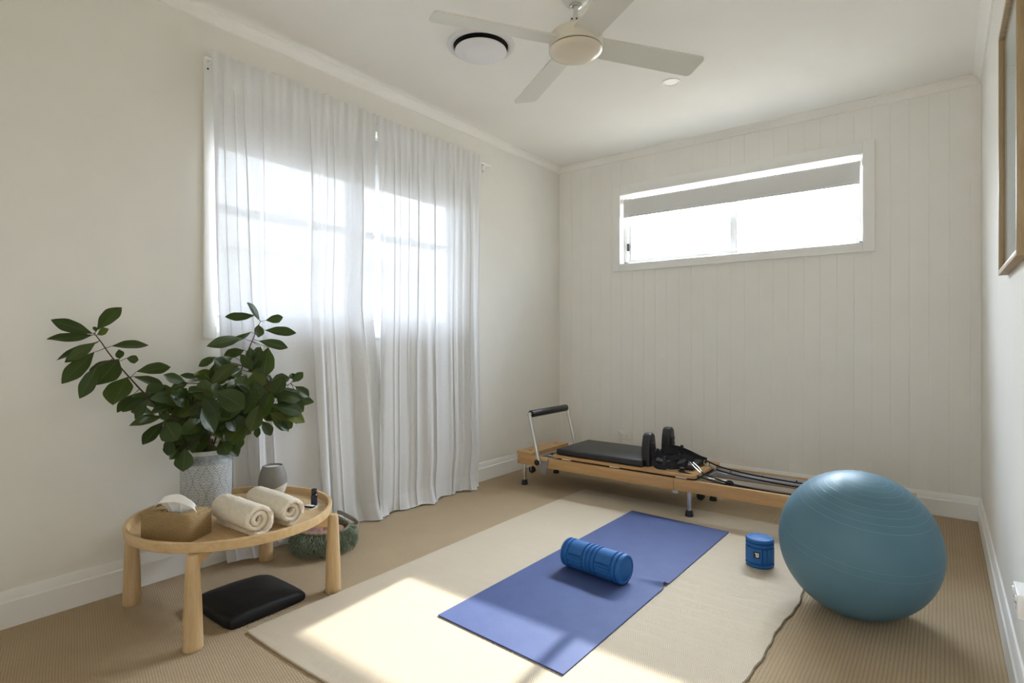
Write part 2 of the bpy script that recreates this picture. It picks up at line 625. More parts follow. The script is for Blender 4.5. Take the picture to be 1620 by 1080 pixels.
# ------------------------------------------------------------------ window in the left wall (double hung pair)
win = bpy.data.objects.new('window_1', None); COL.objects.link(win); win.location = (0, 2.19, 1.165); ORG[win.name] = Vector(win.location)
struct(win)
b = MB()
ay0, ay1, az0, az1 = 1.217, 3.166, 1.107, 2.466
b.box((0, ay0, az0), (0.02, Y0, az1), 0.003); b.box((0, Y1, az0), (0.02, ay1, az1), 0.003)
b.box((0, Y0, Z1), (0.02, Y1, az1), 0.003); b.box((0, Y0, az0), (0.02, Y1, Z0), 0.003)
b.build('architrave', m_trim, win)
b = MB()
fx0, fx1 = -0.12, -0.065
b.box((fx0, Y0, Z0), (fx1, Y0 + 0.045, Z1), 0.002); b.box((fx0, Y1 - 0.10, Z0), (fx1, Y1, Z1), 0.002)
b.box((fx0, 2.116, Z0), (fx1, 2.216, Z1), 0.002)
b.box((fx0, Y0, Z0), (fx1 + 0.02, Y1, Z0 + 0.05), 0.002); b.box((fx0, Y0, Z1 - 0.03), (fx1, Y1, Z1 + 0.03), 0.002)
b.build('window_frame', m_frame, win)
for y0, y1 in ((1.317, 2.116), (2.216, 3.01)):
    b = MB()
    b.box((-0.108, y0, 1.748), (-0.060, y1, 1.790), 0.002)
    b.box((-0.108, y0, 1.21), (-0.08, y1, 1.225)); b.box((-0.108, y0, 1.21), (-0.08, y0 + 0.012, 2.40)); b.box((-0.108, y1 - 0.012, 1.21), (-0.08, y1, 2.40))
    s = b.build('sash', m_frame, win)
    b = MB(); ym = (y0 + y1) / 2
    b.box((-0.085, ym - 0.035, 1.79), (-0.060, ym + 0.035, 1.803), 0.003); b.lathe([(0, 0), (0.012, 0), (0.012, 0.022), (0.006, 0.03), (0.011, 0.042), (0.011, 0.05), (0, 0.052)], (-0.073, ym, 1.80), 16)
    b.build('sash_lock', m_frame, s)
    b = MB(); b.box((-0.098, y0, 1.22), (-0.094, y1, 2.41)); b.build('pane', m_glass, s, smooth=0)

# ------------------------------------------------------------------ high window in the back wall (sliding aluminium)
win = bpy.data.objects.new('window_2', None); COL.objects.link(win); win.location = (1.53, D, BZ0); ORG[win.name] = Vector(win.location)
struct(win)
b = MB()
cx0, cx1, cz0, cz1 = 0.566, 2.49, 1.688, 2.428
b.box((cx0, D - 0.02, cz0), (BX0, D, cz1), 0.003); b.box((BX1, D - 0.02, cz0), (cx1, D, cz1), 0.003)
b.box((BX0, D - 0.02, BZ1), (BX1, D, cz1), 0.003); b.box((BX0, D - 0.02, cz0), (BX1, D, BZ0), 0.003)
b.build('architrave', m_trim, win)
b = MB()
fy0, fy1 = D + 0.065, D + 0.12
b.box((BX0, fy0, BZ0), (BX0 + 0.03, fy1, BZ1 + 0.05), 0.002); b.box((BX1 - 0.03, fy0, BZ0), (BX1, fy1, BZ1 + 0.05), 0.002)
b.box((BX0, fy0, BZ0), (BX1, fy1, BZ0 + 0.022), 0.002); b.box((BX0, fy0 + 0.02, BZ1 + 0.03), (BX1, fy1, BZ1 + 0.07), 0.002)
b.build('window_frame', m_alu, win)
for x0, x1, yy, kr in ((0.668, 1.576, fy0 + 0.012, 0.046), (1.536, 2.392, fy0 + 0.034, 0.020)):
    b = MB()
    k = 0.020
    b.box((x0, yy + 0.004, BZ0 + 0.02), (x0 + k, yy + 0.016, BZ1 + 0.04), 0.001); b.box((x1 - kr, yy + 0.004, BZ0 + 0.02), (x1, yy + 0.016, BZ1 + 0.04), 0.001)
    b.box((x0 + k, yy + 0.0045, BZ0 + 0.02), (x1 - kr, yy + 0.0155, BZ0 + 0.048)); b.box((x0 + k, yy + 0.0045, BZ1 + 0.025), (x1 - kr, yy + 0.0155, BZ1 + 0.05))
    s = b.build('sash', m_alu, win)
    b = MB(); b.box((x0, yy + 0.007, BZ0 + 0.03), (x1, yy + 0.011, BZ1 + 0.04)); b.build('pane', m_glass, s, smooth=0)
    b = MB(); b.box((x1 + 0.0002, yy + 0.0045, BZ0 + 0.024), (x1 + 0.0030, yy + 0.0160, BZ1 + 0.04)); b.box((x0 + k, yy + 0.0042, BZ0 + 0.048), (x0 + k + 0.003, yy + 0.0158, BZ1 + 0.025)); b.build('seal', m_seal, s, smooth=0)
    if x0 < 1:
        b = MB(); b.box((x0 - 0.006, yy - 0.016, 1.872), (x0 + 0.012, yy, 1.935), 0.003); b.box((x0 - 0.001, yy - 0.026, 1.885), (x0 + 0.008, yy - 0.012, 1.918), 0.003)
        b.build('latch', m_black, s)


# ------------------------------------------------------------------ roller blinds
def blind(name, label, axis, plane, a0, a1, ztop, zbot, side):
    """axis 0: hangs in the left wall (runs along y); axis 1: hangs in the back wall (runs along x)"""
    def P(t, d, z): return (d, t, z) if axis == 0 else (t, d, z)
    o = thing(name, label, 'blind', P((a0 + a1) / 2, plane, ztop))
    r = 0.018
    b = MB(); b.tube([P(a0 + 0.012, plane + side * r, ztop - r), P(a1 - 0.012, plane + side * r, ztop - r)], r, 20)
    b.build('roller_tube', m_blind, o)
    b = MB()
    t = 0.0015
    p, q = P(a0 + 0.014, plane - t, zbot), P(a1 - 0.014, plane + t, ztop - r)
    b.box([min(i, j) for i, j in zip(p, q)], [max(i, j) for i, j in zip(p, q)])
    b.build('shade_cloth', m_blind, o, smooth=0)
    b = MB(); p, q = P(a0 + 0.014, plane - 0.004, zbot - 0.008), P(a1 - 0.014, plane + 0.004, zbot + 0.014)
    b.box([min(i, j) for i, j in zip(p, q)], [max(i, j) for i, j in zip(p, q)], 0.003)
    b.build('bottom_bar', m_blind, o)
    for e_ in (a0, a1):
        s = 1 if e_ == a0 else -1
        b = MB(); p, q = P(e_, plane + side * 0.0, ztop - 0.04), P(e_ + s * 0.005, plane + side * 0.036, ztop + 0.005)
        b.box([min(i, j) for i, j in zip(p, q)], [max(i, j) for i, j in zip(p, q)], 0.001)
        b.build('bracket', m_plastic, o)
    return o


blind('roller_blind', 'light grey roller blind half down behind the sheer curtains', 0, -0.02, Y0 + 0.003, Y1 - 0.003, Z1 - 0.032, 2.065, -1)
bl = blind('roller_blind', 'light grey roller blind partly down in the high back window', 1, D + 0.012, BX0 + 0.003, BX1 - 0.003, BZ1 - 0.030, 2.160, 1)
b = MB()
pts = [(BX1 - 0.014, D + 0.01, BZ1 - 0.05), (BX1 - 0.014, D + 0.01, 2.05), (BX1 - 0.010, D + 0.01, 1.93), (BX1 - 0.006, D + 0.01, 2.05), (BX1 - 0.006, D + 0.01, BZ1 - 0.05)]
b.tube(pts, 0.0016, 6); b.build('pull_chain', m_plastic, bl)

# ------------------------------------------------------------------ neighbouring house seen through the sheers
nb = thing('neighbouring_house', 'pale neighbouring house outside, faintly seen through the sheer curtains', 'house', (-3.0, 4.5, 0))
m_render = pbr('pale_render', (0.74, 0.76, 0.79), 0.9, ns=3, amt=0.03)
b = MB(); b.box((-3.2, -1.0, -3.0), (-3.0, 10.0, 2.06)); b.build('wall', m_render, nb, smooth=0)
b = MB(); b.box((-3.25, -1.0, 2.06), (-2.93, 10.0, 2.14)); b.build('fascia', m_trim, nb, smooth=0)

# ================================================================== CURTAINS
rod = thing('curtain_rod', 'thin white curtain rod above the big window, carrying the sheers', 'curtain rod', (0.065, 2.26, 2.445))
b = MB(); b.tube([(0.065, 1.20, 2.445), (0.065, 3.335, 2.445)], 0.0065, 12); b.build('pole', m_trim, rod)
for y in (1.235, 3.30):
    b = MB(); b.box((0.02 if y < 2 else 0.0, y - 0.012, 2.40), (0.027 if y < 2 else 0.008, y + 0.012, 2.472), 0.002)
    b.tube([(0.022, y, 2.435), (0.05, y, 2.432), (0.065, y, 2.436), (0.074, y, 2.446), (0.070, y, 2.462)], 0.0035, 8)
    br = b.build('bracket', m_trim, rod)
    for z in (2.412, 2.462):
        b = MB(); b.lathe([(0, 0), (0.0045, 0), (0.0045, 0.002), (0, 0.0025)], n=12, axis=Matrix.Translation((0.027 if y < 2 else 0.008, y - 0.004, z)) @ Matrix.Rotation(PI / 2, 4, 'Y'))
        b.build('screw', m_black, br)


def curtain(name, label, yl, yr, seed, x0=0.085, tucks=()):
    rnd = random.Random(seed)
    # folds: positions along the cloth, each a soft ridge that keeps its line down the drop
    nf = 13
    folds = [(rnd.uniform(0.0, 1.0), rnd.uniform(0.012, 0.03), rnd.uniform(0.010, 0.024) * rnd.choice((1, 1, -0.8)), rnd.uniform(-0.05, 0.05)) for _ in range(nf)]
    waves = [(rnd.uniform(5, 9), rnd.uniform(0, 6.28), 0.007), (rnd.uniform(10, 14), rnd.uniform(0, 6.28), 0.0035), (rnd.uniform(22, 28), rnd.uniform(0, 6.28), 0.0008)]
    gath = [(rnd.uniform(55, 75), rnd.uniform(0, 6.28), 0.0035), (rnd.uniform(110, 140), rnd.uniform(0, 6.28), 0.0025)]
    TOP = 2.492
    hem = [(rnd.uniform(10, 16), rnd.uniform(0, 6.28)), (rnd.uniform(24, 34), rnd.uniform(0, 6.28))]

    # tucks: places where the cloth doubles back on itself into a narrow three-layer pleat
    tk = [(y_, hw, rnd.uniform(-0.018, 0.018), rnd.uniform(0, 6.28)) for y_, hw in tucks]
    Lw = yr(1.5) - yl(1.5)

    def P(u, v):
        z = TOP * (1 - v)
        low = v
        y = yl(z) + (yr(z) - yl(z)) * u
        x = 0
        ff = min(1, max(0, (v - 0.02) / 0.22))
        for c, w_, a, dr in folds:
            cc = c + dr * v
            x += a * ff * (0.55 + 0.75 * v) * math.exp(-((u - cc) / w_) ** 2)
        for f, p, a in waves:
            x += a * ff * (0.6 + 0.9 * v) * math.sin(f * u * 2.2 + p + 0.6 * v)
        tf = min(1, max(0, (v - 0.03) / 0.12))
        for y_, hw, dr, ph in tk:
            cu_ = (y_ - yl(1.5)) / Lw + dr * (v - 0.4) + 0.004 * math.sin(7 * v + ph)
            t = (u - cu_) * Lw / (hw * (0.8 + 0.4 * v))
            if abs(t) < 4:
                y -= tf * hw * 2.2 * t * math.exp(-t * t)
                x += tf * (0.40 * hw + 0.002) * math.exp(-t * t) * (1.0 + 0.4 * v) + tf * 0.003 * t * math.exp(-t * t)
        gt = math.exp(-(v / 0.13) ** 2)
        for f, p, a in gath:
            x += a * gt * math.sin(f * u + p)
        if z > 2.455: y += 0.0; z -= 0.010 * abs(math.sin(70 * u + seed))
        base = 0.078 + (x0 - 0.078) * min(1, v / 0.3)
        if z < 0.16:
            k = (0.16 - z) / 0.16
            x += k * k * (0.020 + 0.020 * math.sin(hem[0][0] * u + hem[0][1]) + 0.010 * math.sin(hem[1][0] * u + hem[1][1]))
            z = max(z, 0.004 + 0.008 * k * (0.5 + 0.5 * math.sin(hem[1][0] * u + hem[0][1])))
        X = base + x
        if y < 1.62 and z < 0.8:                        # the cloth hangs behind the table, not through it
            lim = 0.455 - math.sqrt(max(0.0, 0.403 ** 2 - (y - 1.155) ** 2)) if y < 1.5 else 0.12
            lim = max(0.034, min(lim, 0.118)) + max(0, z - 0.42) * 0.4
            X = min(X, lim)
        if 1.5 < y < 1.95 and z < 0.3:
            X = min(X, 0.088 + max(0, z - 0.15) * 0.5)
        return Vector((max(X, 0.030), y, z))
    o = thing(name, label, 'curtain', (0.08, (yl(1) + yr(1)) / 2, 0.0), 'sheer curtains')
    b = MB(); b.grid(P, 560, 80)
    b.build('sheer_cloth', m_curtain, o, smooth=180, normals=False)
    vh = 1 - 0.105 / TOP
    b = MB(); b.grid(lambda u, v: P(u, vh + (1 - vh) * v) + Vector((0.0022, 0, 0.0005)), 560, 8)
    b.build('hem', m_hem, o, smooth=180, normals=False)
    return o


def lerp_tab(tab):
    def f(z):
        for (z0, a), (z1, c) in zip(tab, tab[1:]):
            if z <= z1: return a + (c - a) * max(0, (z - z0)) / (z1 - z0)
        return tab[-1][1]
    return f


curtain('sheer_curtain', 'white sheer curtain panel hanging behind the leafy vase and table',
        lerp_tab([(0, 1.30), (1.15, 1.272), (1.28, 1.264), (1.58, 1.252), (2.0, 1.242), (2.5, 1.225)]), lerp_tab([(0, 2.28), (1.0, 2.20), (1.3, 2.168), (1.6, 2.184), (1.9, 2.193), (2.3, 2.192), (2.5, 2.20)]), 3, 0.080, [(at(q_, 400, 0, 0.085).y, h_) for q_, h_ in ((361, .006), (379, .005), (393, .006), (421, .006), (491, .016), (516, .007), (528, .006), (572, .007))])
curtain('sheer_curtain', 'white sheer curtain panel nearest the room corner and the exercise machine',
        lerp_tab([(0, 2.20), (1.0, 2.205), (1.3, 2.212), (1.9, 2.208), (2.3, 2.212), (2.5, 2.205)]), lerp_tab([(0, 3.12), (0.3, 3.18), (1.3, 3.16), (2.3, 3.185), (2.5, 3.20)]), 11, 0.088, [(at(q_, 400, 0, 0.09).y, h_) for q_, h_ in ((624, .008), (634, .005), (648, .007), (661, .016), (687, .018), (718, .010), (741, .012))])

# ================================================================== CEILING FITTINGS
HUB = Vector((1.522, 2.179, 2.44))
fan = thing('ceiling_fan', 'white four-bladed ceiling fan with a domed hub', 'ceiling fan', (HUB.x, HUB.y, H))
b = MB(); b.lathe([(0, 2.70), (0.066, 2.70), (0.066, 2.665), (0.060, 2.642), (0.045, 2.625), (0.028, 2.620), (0.024, 2.626), (0, 2.626)], (HUB.x, HUB.y, 0), 40)
can = b.build('canopy', m_fan, fan)
b = MB(); b.lathe([(0.026, 2.627), (0.026, 2.612), (0.015, 2.606), (0, 2.606)], (HUB.x, HUB.y, 0), 30); b.build('collar', m_chrome, can)
b = MB(); b.tube([(HUB.x, HUB.y, 2.63), (HUB.x, HUB.y, 2.50)], 0.0115, 20); b.build('downrod', m_fan, fan)
b = MB(); b.lathe([(0, 2.566), (0.016, 2.566), (0.026, 2.556), (0.028, 2.53), (0.03, 2.515), (0, 2.515)], (HUB.x, HUB.y, 0), 30)
cou = b.build('coupling', m_fan, fan)
for a, z in ((-50, 2.545), (-95, 2.548), (-75, 2.53)):
    b = MB(); q = Vector((math.cos(math.radians(a)), math.sin(math.radians(a)), 0)); c0 = Vector((HUB.x, HUB.y, z))
    b.tube([c0 + q * 0.020, c0 + q * 0.0305], 0.0035, 10); b.build('screw', m_black, cou)
b = MB(); b.lathe([(0, 2.516), (0.040, 2.516), (0.090, 2.500), (0.112, 2.486), (0.1180, 2.478), (0.1180, 2.4745), (0.1215, 2.4740), (0.1215, 2.4230), (0.117, 2.4210), (0, 2.4210)], (HUB.x, HUB.y, 0), 64)
b.build('motor_housing', m_fanbody, fan)
b = MB(); b.lathe([(0.1165, 2.4225), (0.1165, 2.4145), (0, 2.4145), (0, 2.4225)], (HUB.x, HUB.y, 0), 64); b.build('shadow_gap', m_dark, fan)
b = MB(); b.lathe([(0, 2.4165), (0.1205, 2.4165), (0.1215, 2.4120), (0.1170, 2.4050), (0.100, 2.3975), (0.070, 2.3925), (0.035, 2.3900), (0, 2.3893)], (HUB.x, HUB.y, 0), 64)
b.build('dome', m_fandome, fan)
for a in (57, 147, -33, -123):
    Mx = Matrix.Translation((HUB.x, HUB.y, 2.447)) @ Matrix.Rotation(math.radians(a), 4, 'Z') @ Matrix.Rotation(math.radians(-13), 4, 'X')
    L0, L1, wr, wt = 0.100, 0.662, 0.060, 0.068
    tip = [(L1 - 0.022 + 0.022 * math.cos(t), sg_ * (wt - 0.022) + 0.022 * math.sin(t)) for sg_, a_ in ((-1, -90), (1, 0)) for t in [math.radians(a_ + 15 * k) for k in range(7)]]
    poly = [(L0, -wr)] + tip + [(L0, wr)]
    b = MB(Mx); b.prism(poly, -0.004, 0.004)
    bla = b.build('blade', m_fan, fan, smooth=20)
    b = MB(Mx); b.prism([(0.09, -0.035), (0.155, -0.05), (0.155, 0.05), (0.09, 0.035)], 0.0035, 0.009); b.build('blade_bracket', m_fan, bla, smooth=20)

vx, vy = 0.853, 2.294
vent = thing('ceiling_vent', 'round white ceiling vent with a disc over a dark gap, beside the fan', 'vent', (vx, vy, H))
b = MB(); b.lathe([(0.185, 2.7), (0.183, 2.695), (0.168, 2.689), (0.153, 2.6885), (0.150, 2.6905), (0.148, 2.70)], (vx, vy, 0), 72); b.build('rim', pbr('vent_rim', (0.70, 0.69, 0.69), 0.5, ns=10, amt=0.01), vent)
b = MB(); b.lathe([(0.149, 2.6995), (0, 2.6995)], (vx, vy, 0), 64); b.build('throat', m_dark, vent)
b = MB(); b.lathe([(0, 2.674), (0.132, 2.674), (0.139, 2.672), (0.141, 2.667), (0.136, 2.663), (0, 2.661)], (vx, vy, 0), 72); b.build('disc', pbr('vent_disc', (0.78, 0.77, 0.78), 0.5, ns=10, amt=0.01), vent)
dx, dy = 1.508, 3.343
dl = thing('downlight', 'small round recessed downlight, switched off, near the back of the ceiling', 'downlight', (dx, dy, H))
b = MB(); b.lathe([(0.058, 2.70), (0.056, 2.6955), (0.046, 2.694), (0.041, 2.697), (0.040, 2.70)], (dx, dy, 0), 48); b.build('trim_ring', m_plastic, dl)
b = MB(); b.lathe([(0.041, 2.6985), (0.03, 2.698), (0, 2.6978)], (dx, dy, 0), 40); b.build('lens', pbr('frosted_lens', (0.9, 0.88, 0.82), 0.3, ns=10, amt=0.01), dl)

# ================================================================== RUG, MAT, ROLLERS, BALL
RT = 0.008
RX0, RX1, RY0, RY1 = 0.768, 2.352, 1.055, 3.55
rug = thing('rug', 'cream herringbone wool rug on the beige carpet', 'rug', ((RX0 + RX1) / 2, (RY0 + RY1) / 2, 0))


def rug_edge(u, v):
    x = RX0 + (RX1 - RX0) * u; y = RY0 + (RY1 - RY0) * v
    x += (0.010 * math.sin(5.1 * y + 1) + 0.006 * math.sin(13 * y) + 0.0025 * math.sin(47 * y)) * (u ** 6) - 0.004 * math.sin(3 * y) * (1 - u) ** 6
    y += 0.012 * math.sin(4 * x + 0.6) * (1 - v) ** 8 + 0.012 * math.sin(3.1 * x + 2) * v ** 8
    if v < 0.02 and u < 0.03: x += 0.006
    return x, y


b = MB()


def rugp(u, v):
    x, y = rug_edge(u, v)
    return (x, y, RT)


g = b.grid(rugp, 60, 90)
edge = [g[i][0] for i in range(61)] + [g[60][j] for j in range(1, 91)] + [g[i][90] for i in range(59, -1, -1)] + [g[0][j] for j in range(89, 0, -1)]
low = [b.V((v_.co.x, v_.co.y, 0.0005)) for v_ in edge]
for k in range(len(edge)):
    k2 = (k + 1) % len(edge); b.F([edge[k], edge[k2], low[k2], low[k]])
b.build('woven_field', m_rug, rug, smooth=30)
b = MB()
pts = []
for k in range(181):
    x, y = rug_edge(1.0, k / 180)
    pts.append((x + 0.002 + 0.0012 * math.sin(k * 2.1), y, 0.0045))
b.tube(pts, [0.0031 + 0.0007 * math.sin(k * 1.7) for k in range(181)], 7); b.build('side_shadow_line', m_rugedge, rug)  # thin dark strip: edge shadow put in as colour
for v in (0.0, 1.0):
    b = MB(); pts = []
    for k in range(101):
        x, y = rug_edge(k / 100, v); pts.append((x, y, 0.0045))
    b.tube(pts, 0.0044, 7); b.build('end_binding', m_rug, rug)

MZ = RT + 0.006
mc = [at(u, v, 2, MZ) for u, v in ((693, 972), (891, 1066), (1153, 841), (1000, 807))]
b = MB()


def matp(u, v, z=MZ):
    p = (mc[0] * (1 - u) + mc[1] * u) * (1 - v) + (mc[3] * (1 - u) + mc[2] * u) * v
    h = 0.016 * math.exp(-((v - 0.485 + 0.02 * (1 - u)) / 0.012) ** 2) * max(0, (u - 0.72) / 0.28) ** 1.6
    return Vector((p.x - 0.010 * (h / 0.016) * u, p.y, z + h))


b.grid(matp, 40, 240)
b.grid(lambda u, v: matp(u, v, RT + 0.0005), 40, 240)
bm = b.bm
be = [e_ for e_ in bm.edges if e_.is_boundary]
bmesh.ops.bridge_loops(bm, edges=be)
mat_o = b.build('yoga_mat', m_mat, smooth=35)
center(mat_o); tag(mat_o, 'blue-violet yoga mat lying flat on the cream rug', 'yoga mat')


def grooved(L, R, rings, sections, M, name, mat, parent, nth=220):
    """foam roller shell: ring grooves and sets of lengthwise grooves"""
    b = MB(M)
    ts = sorted({0.0, 0.004, 0.010, L - 0.010, L - 0.004, L, *[r + d for r in rings for d in (-0.0050, -0.0036, -0.0018, 0, 0.0018, 0.0036, 0.0050)], *[i * L / 40 for i in range(41)], *[s + d for a, c, _ in sections for s in (a, c) for d in (-0.001, 0.001)]})

    def rad(t, th):
        r = R
        for q in rings:
            d = abs(t - q)
            if d < 0.0050: r = min(r, R - 0.0085 * (1 - (d / 0.0050) ** 2))
        ed = min(t, L - t)
        if ed < 0.010: r -= 0.006 * (1 - ed / 0.010) ** 2
        for a, c, ths in sections:
            if a < t < c:
                for q in ths:
                    d = abs((th - q + PI) % (2 * PI) - PI) * R
                    if d < 0.0046: r = min(r, R - 0.0080 * (1 - (d / 0.0046) ** 2))
        return r
    rg = [[b.V((rad(t, 2 * PI * k / nth) * math.cos(2 * PI * k / nth), rad(t, 2 * PI * k / nth) * math.sin(2 * PI * k / nth), t)) for k in range(nth)] for t in ts]
    for A, B in zip(rg, rg[1:]):
        for k in range(nth):
            b.F([A[k], A[(k + 1) % nth], B[(k + 1) % nth], B[k]])
    R2 = R - 0.006
    b.lathe([(R2, L), (R2 - 0.008, L + 0.0004), (R2 - 0.0105, L - 0.0025), (R2 - 0.013, L - 0.001), (0, L - 0.001)], n=nth)
    b.lathe([(R2, 0), (R2 - 0.008, -0.0004), (R2 - 0.0105, 0.0025), (R2 - 0.013, 0.001), (0, 0.001)], n=nth)
    bmesh.ops.remove_doubles(b.bm, verts=b.bm.verts, dist=0.0001)
    return b.build(name, mat, parent, smooth=60)


p0, p1 = at(904, 873, 2, MZ + 0.0668), at(984, 899, 2, MZ + 0.0668)
ax = (p1 - p0); L = ax.length; ax.normalize()
rot = ax.to_track_quat('Z', 'X').to_matrix().to_4x4()
mid = (p0 + p1) / 2
L = 0.325
ro = thing('foam_roller', 'long blue grooved foam roller lying on the yoga mat', 'foam roller', (mid.x, mid.y, MZ))
Mx = Matrix.Translation(mid - ax * L / 2) @ rot
# angles where the lengthwise grooves face the camera side, low on the roller
ths = []
for e_ in (17, 2, -12):                      # one set of lengthwise grooves low on the window-away side, two more round the back
    nw = rot.inverted().to_3x3() @ Vector((0, -math.cos(math.radians(e_)), math.sin(math.radians(e_))))
    ths += [math.atan2(nw.y, nw.x) + k for k in (0, PI * 2 / 3, PI * 4 / 3)]
grooved(L, 0.066, [0.020, 0.042, 0.128, 0.150, 0.172, 0.194, 0.280, 0.303], [(0.043, 0.127, ths), (0.195, 0.279, ths)], Mx, 'grooved_sleeve', m_foam, ro)

q = at(1202, 893, 2, RT)
r2 = thing('foam_roller', 'short blue foam roller standing upright on the rug beside the ball', 'foam roller', (q.x, q.y, RT))
face = math.atan2(CAM[1] - q.y, CAM[0] - q.x)
HS = 0.135
R2 = 0.064
grooved(HS, R2, [0.022, 0.098, 0.117], [(0.023, 0.097, [face + 0.22 + s for s in (0.0, 0.33, 0.68)] + [face + 2.4 + s for s in (0.0, 0.26, 0.52)] + [face + 4.4 + s for s in (0, 0.26, 0.52)])], Matrix.Translation((q.x, q.y, RT + 0.0003)), 'grooved_sleeve', m_foam, r2)


def wrap(b, poly, zc, ac, R, up):
    """flat outline (metres) laid on the cylinder wall: fine strips so it follows the curve"""
    import mathutils
    vs = [b.V((q.x + R * math.cos(ac + p[0] / R), q.y + R * math.sin(ac + p[0] / R), zc + p[1])) for p in poly]
    b.F(vs)


def cyl_rect(b, x0, x1, z0, z1, zc, ac, R, n=6):
    for k in range(n):
        a, c = x0 + (x1 - x0) * k / n, x0 + (x1 - x0) * (k + 1) / n
        wrap(b, [(a, z0), (c, z0), (c, z1), (a, z1)], zc, ac, R, 1)


ac = face - 0.21; zc = RT + 0.0665
b = MB()
cyl_rect(b, -0.0135, 0.0135, -0.0155, 0.0155, zc, ac, R2 + 0.0006, 10); cyl_rect(b, -0.0148, 0.0148, -0.0142, 0.0142, zc, ac, R2 + 0.0006, 10)
badge = b.build('badge', m_black, r2, smooth=30); badge['label'] = 'square black badge with a white mark'
b = MB(); Rr = R2 + 0.0012
for x0, x1, z0, z1 in ((-0.0082, 0.0092, 0.0052, 0.0092), (-0.0040, 0.0006, -0.0098, 0.0052), (0.0048, 0.0092, -0.0088, 0.0052), (0.0006, 0.0048, -0.0098, -0.0048)):
    cyl_rect(b, x0, x1, z0, z1, zc, ac, Rr, 4)
b.build('mark', m_plastic, badge, smooth=30)

BR = 0.285; BC = Vector((2.570, 2.620, BR))
rr = Vector(ray(1372, 754)); oc = Vector(CAM) - BC
A_, B_, C_ = rr.dot(rr), 2 * rr.dot(oc), oc.dot(oc) - BR * BR
tt = (-B_ - math.sqrt(max(0, B_ * B_ - 4 * A_ * C_))) / (2 * A_)
pole = ((Vector(CAM) + rr * tt) - BC).normalized()
b = MB(); bmesh.ops.create_uvsphere(b.bm, u_segments=96, v_segments=64, radius=BR)
for v_ in b.bm.verts: v_.co += BC
ball = b.build('exercise_ball', mat_ball(tuple(pole)), smooth=180)
ball.data.transform(Matrix.Translation(-BC)); ball.location = BC
tag(ball, 'large inflated blue-grey exercise ball on the carpet by the right wall', 'exercise ball')

# ================================================================== COFFEE TABLE
TX, TY = 0.455, 1.155
FLOOR_T = 0.350                       # top of the tray bottom
tb = thing('coffee_table', 'low round pale oak tray-top coffee table with four turned legs', 'table', (TX, TY, 0))
b = MB(); b.lathe([(0, 0.3395), (0.372, 0.3395), (0.374, 0.345), (0.372, FLOOR_T), (0, FLOOR_T)], (TX, TY, 0), 96); b.build('tray_panel', m_oak, tb)
b = MB(); b.lathe([(0.371, 0.338), (0.387, 0.338), (0.391, 0.341), (0.395, 0.370), (0.393, 0.376), (0.387, 0.378), (0.379, 0.376), (0.372, 0.352), (0.371, 0.338)], (TX, TY, 0), 120)
b.build('rim', m_oak, tb)
legs = [(0.163, 0.868), (0.730, 0.872), (0.731, 1.448), (0.165, 1.450)]
for lx, ly in legs:
    b = MB()
    b.lathe([(0, 0), (0.031, 0), (0.034, 0.004), (0.034, 0.012), (0.033, 0.05), (0.030, 0.15), (0.0255, 0.25), (0.0225, 0.315), (0.021, 0.333), (0.017, 0.338), (0, 0.338)], (lx, ly, 0), 28)
    b.build('leg', m_oakz, tb)
for (a, c) in ((0, 2), (1, 3)):
    p, q = Vector((*legs[a], 0)), Vector((*legs[c], 0)); d = (q - p).normalized(); n = Vector((-d.y, d.x, 0)) * 0.011
    b = MB()
    p = p + d * 0.015; q = q - d * 0.015
    za, zb = (0.279, 0.3392) if a == 0 else (0.2795, 0.3390)
    prof = [(0, 0.283), (0.10, 0.290), (0.5, 0.293), (0.90, 0.290), (1, 0.283)]
    lowl = [(p + (q - p) * t) for t, z in prof]
    vs = []
    for t, z in prof:
        c0 = p + (q - p) * t
        vs.append([b.V((c0.x - n.x, c0.y - n.y, z if a == 0 else z + 0.0005)), b.V((c0.x + n.x, c0.y + n.y, z if a == 0 else z + 0.0005)), b.V((c0.x + n.x, c0.y + n.y, zb)), b.V((c0.x - n.x, c0.y - n.y, zb))])
    for A, B in zip(vs, vs[1:]):
        for k in range(4): b.F([A[k], A[(k + 1) % 4], B[(k + 1) % 4], B[k]])
    b.F(vs[0][::-1]); b.F(vs[-1])
    b.build('cross_rail', m_oak, tb, smooth=20)

# ------------------------------------------------------------------ tissue box cover and tissue
def mat_woven():
    t = NT('woven_seagrass')
    c = t.coord(); o = t.xyz(c)
    n0 = t.noise(60, 2, c)
    row = t.math('DIVIDE', t.math('ADD', o[2], t.math('MULTIPLY', n0, 0.002)), 0.0054)
    rid = t.math('FLOOR', row)
    along = t.math('ADD', t.math('DIVIDE', t.math('ADD', t.math('MULTIPLY', o[0], 1.0), t.math('MULTIPLY', o[1], 0.8)), 0.0085), t.math('ADD', t.math('MULTIPLY', rid, 0.5), t.math('MULTIPLY', n0, 0.5)))
    a = t.math('ABSOLUTE', t.math('SINE', t.math('MULTIPLY', row, PI)))
    d = t.math('ABSOLUTE', t.math('SINE', t.math('MULTIPLY', along, PI)))
    h = t.math('MULTIPLY', t.math('POWER', a, 0.7), t.math('ADD', 0.6, t.math('MULTIPLY', d, 0.4)))
    k = t.math('ADD', t.math('MULTIPLY', h, 0.65), t.math('MULTIPLY', t.noise(140, 3, c), 0.4))
    t.l(t.ramp(k, [(0.2, (0.17, 0.10, 0.04)), (0.55, (0.36, 0.235, 0.11)), (0.9, (0.50, 0.36, 0.185))]), t.b.inputs['Base Color'])
    t.b.inputs['Roughness'].default_value = 0.75; t.b.inputs['Specular IOR Level'].default_value = 0.2
    t.bump(h, 0.9, 0.003)
    return t.m


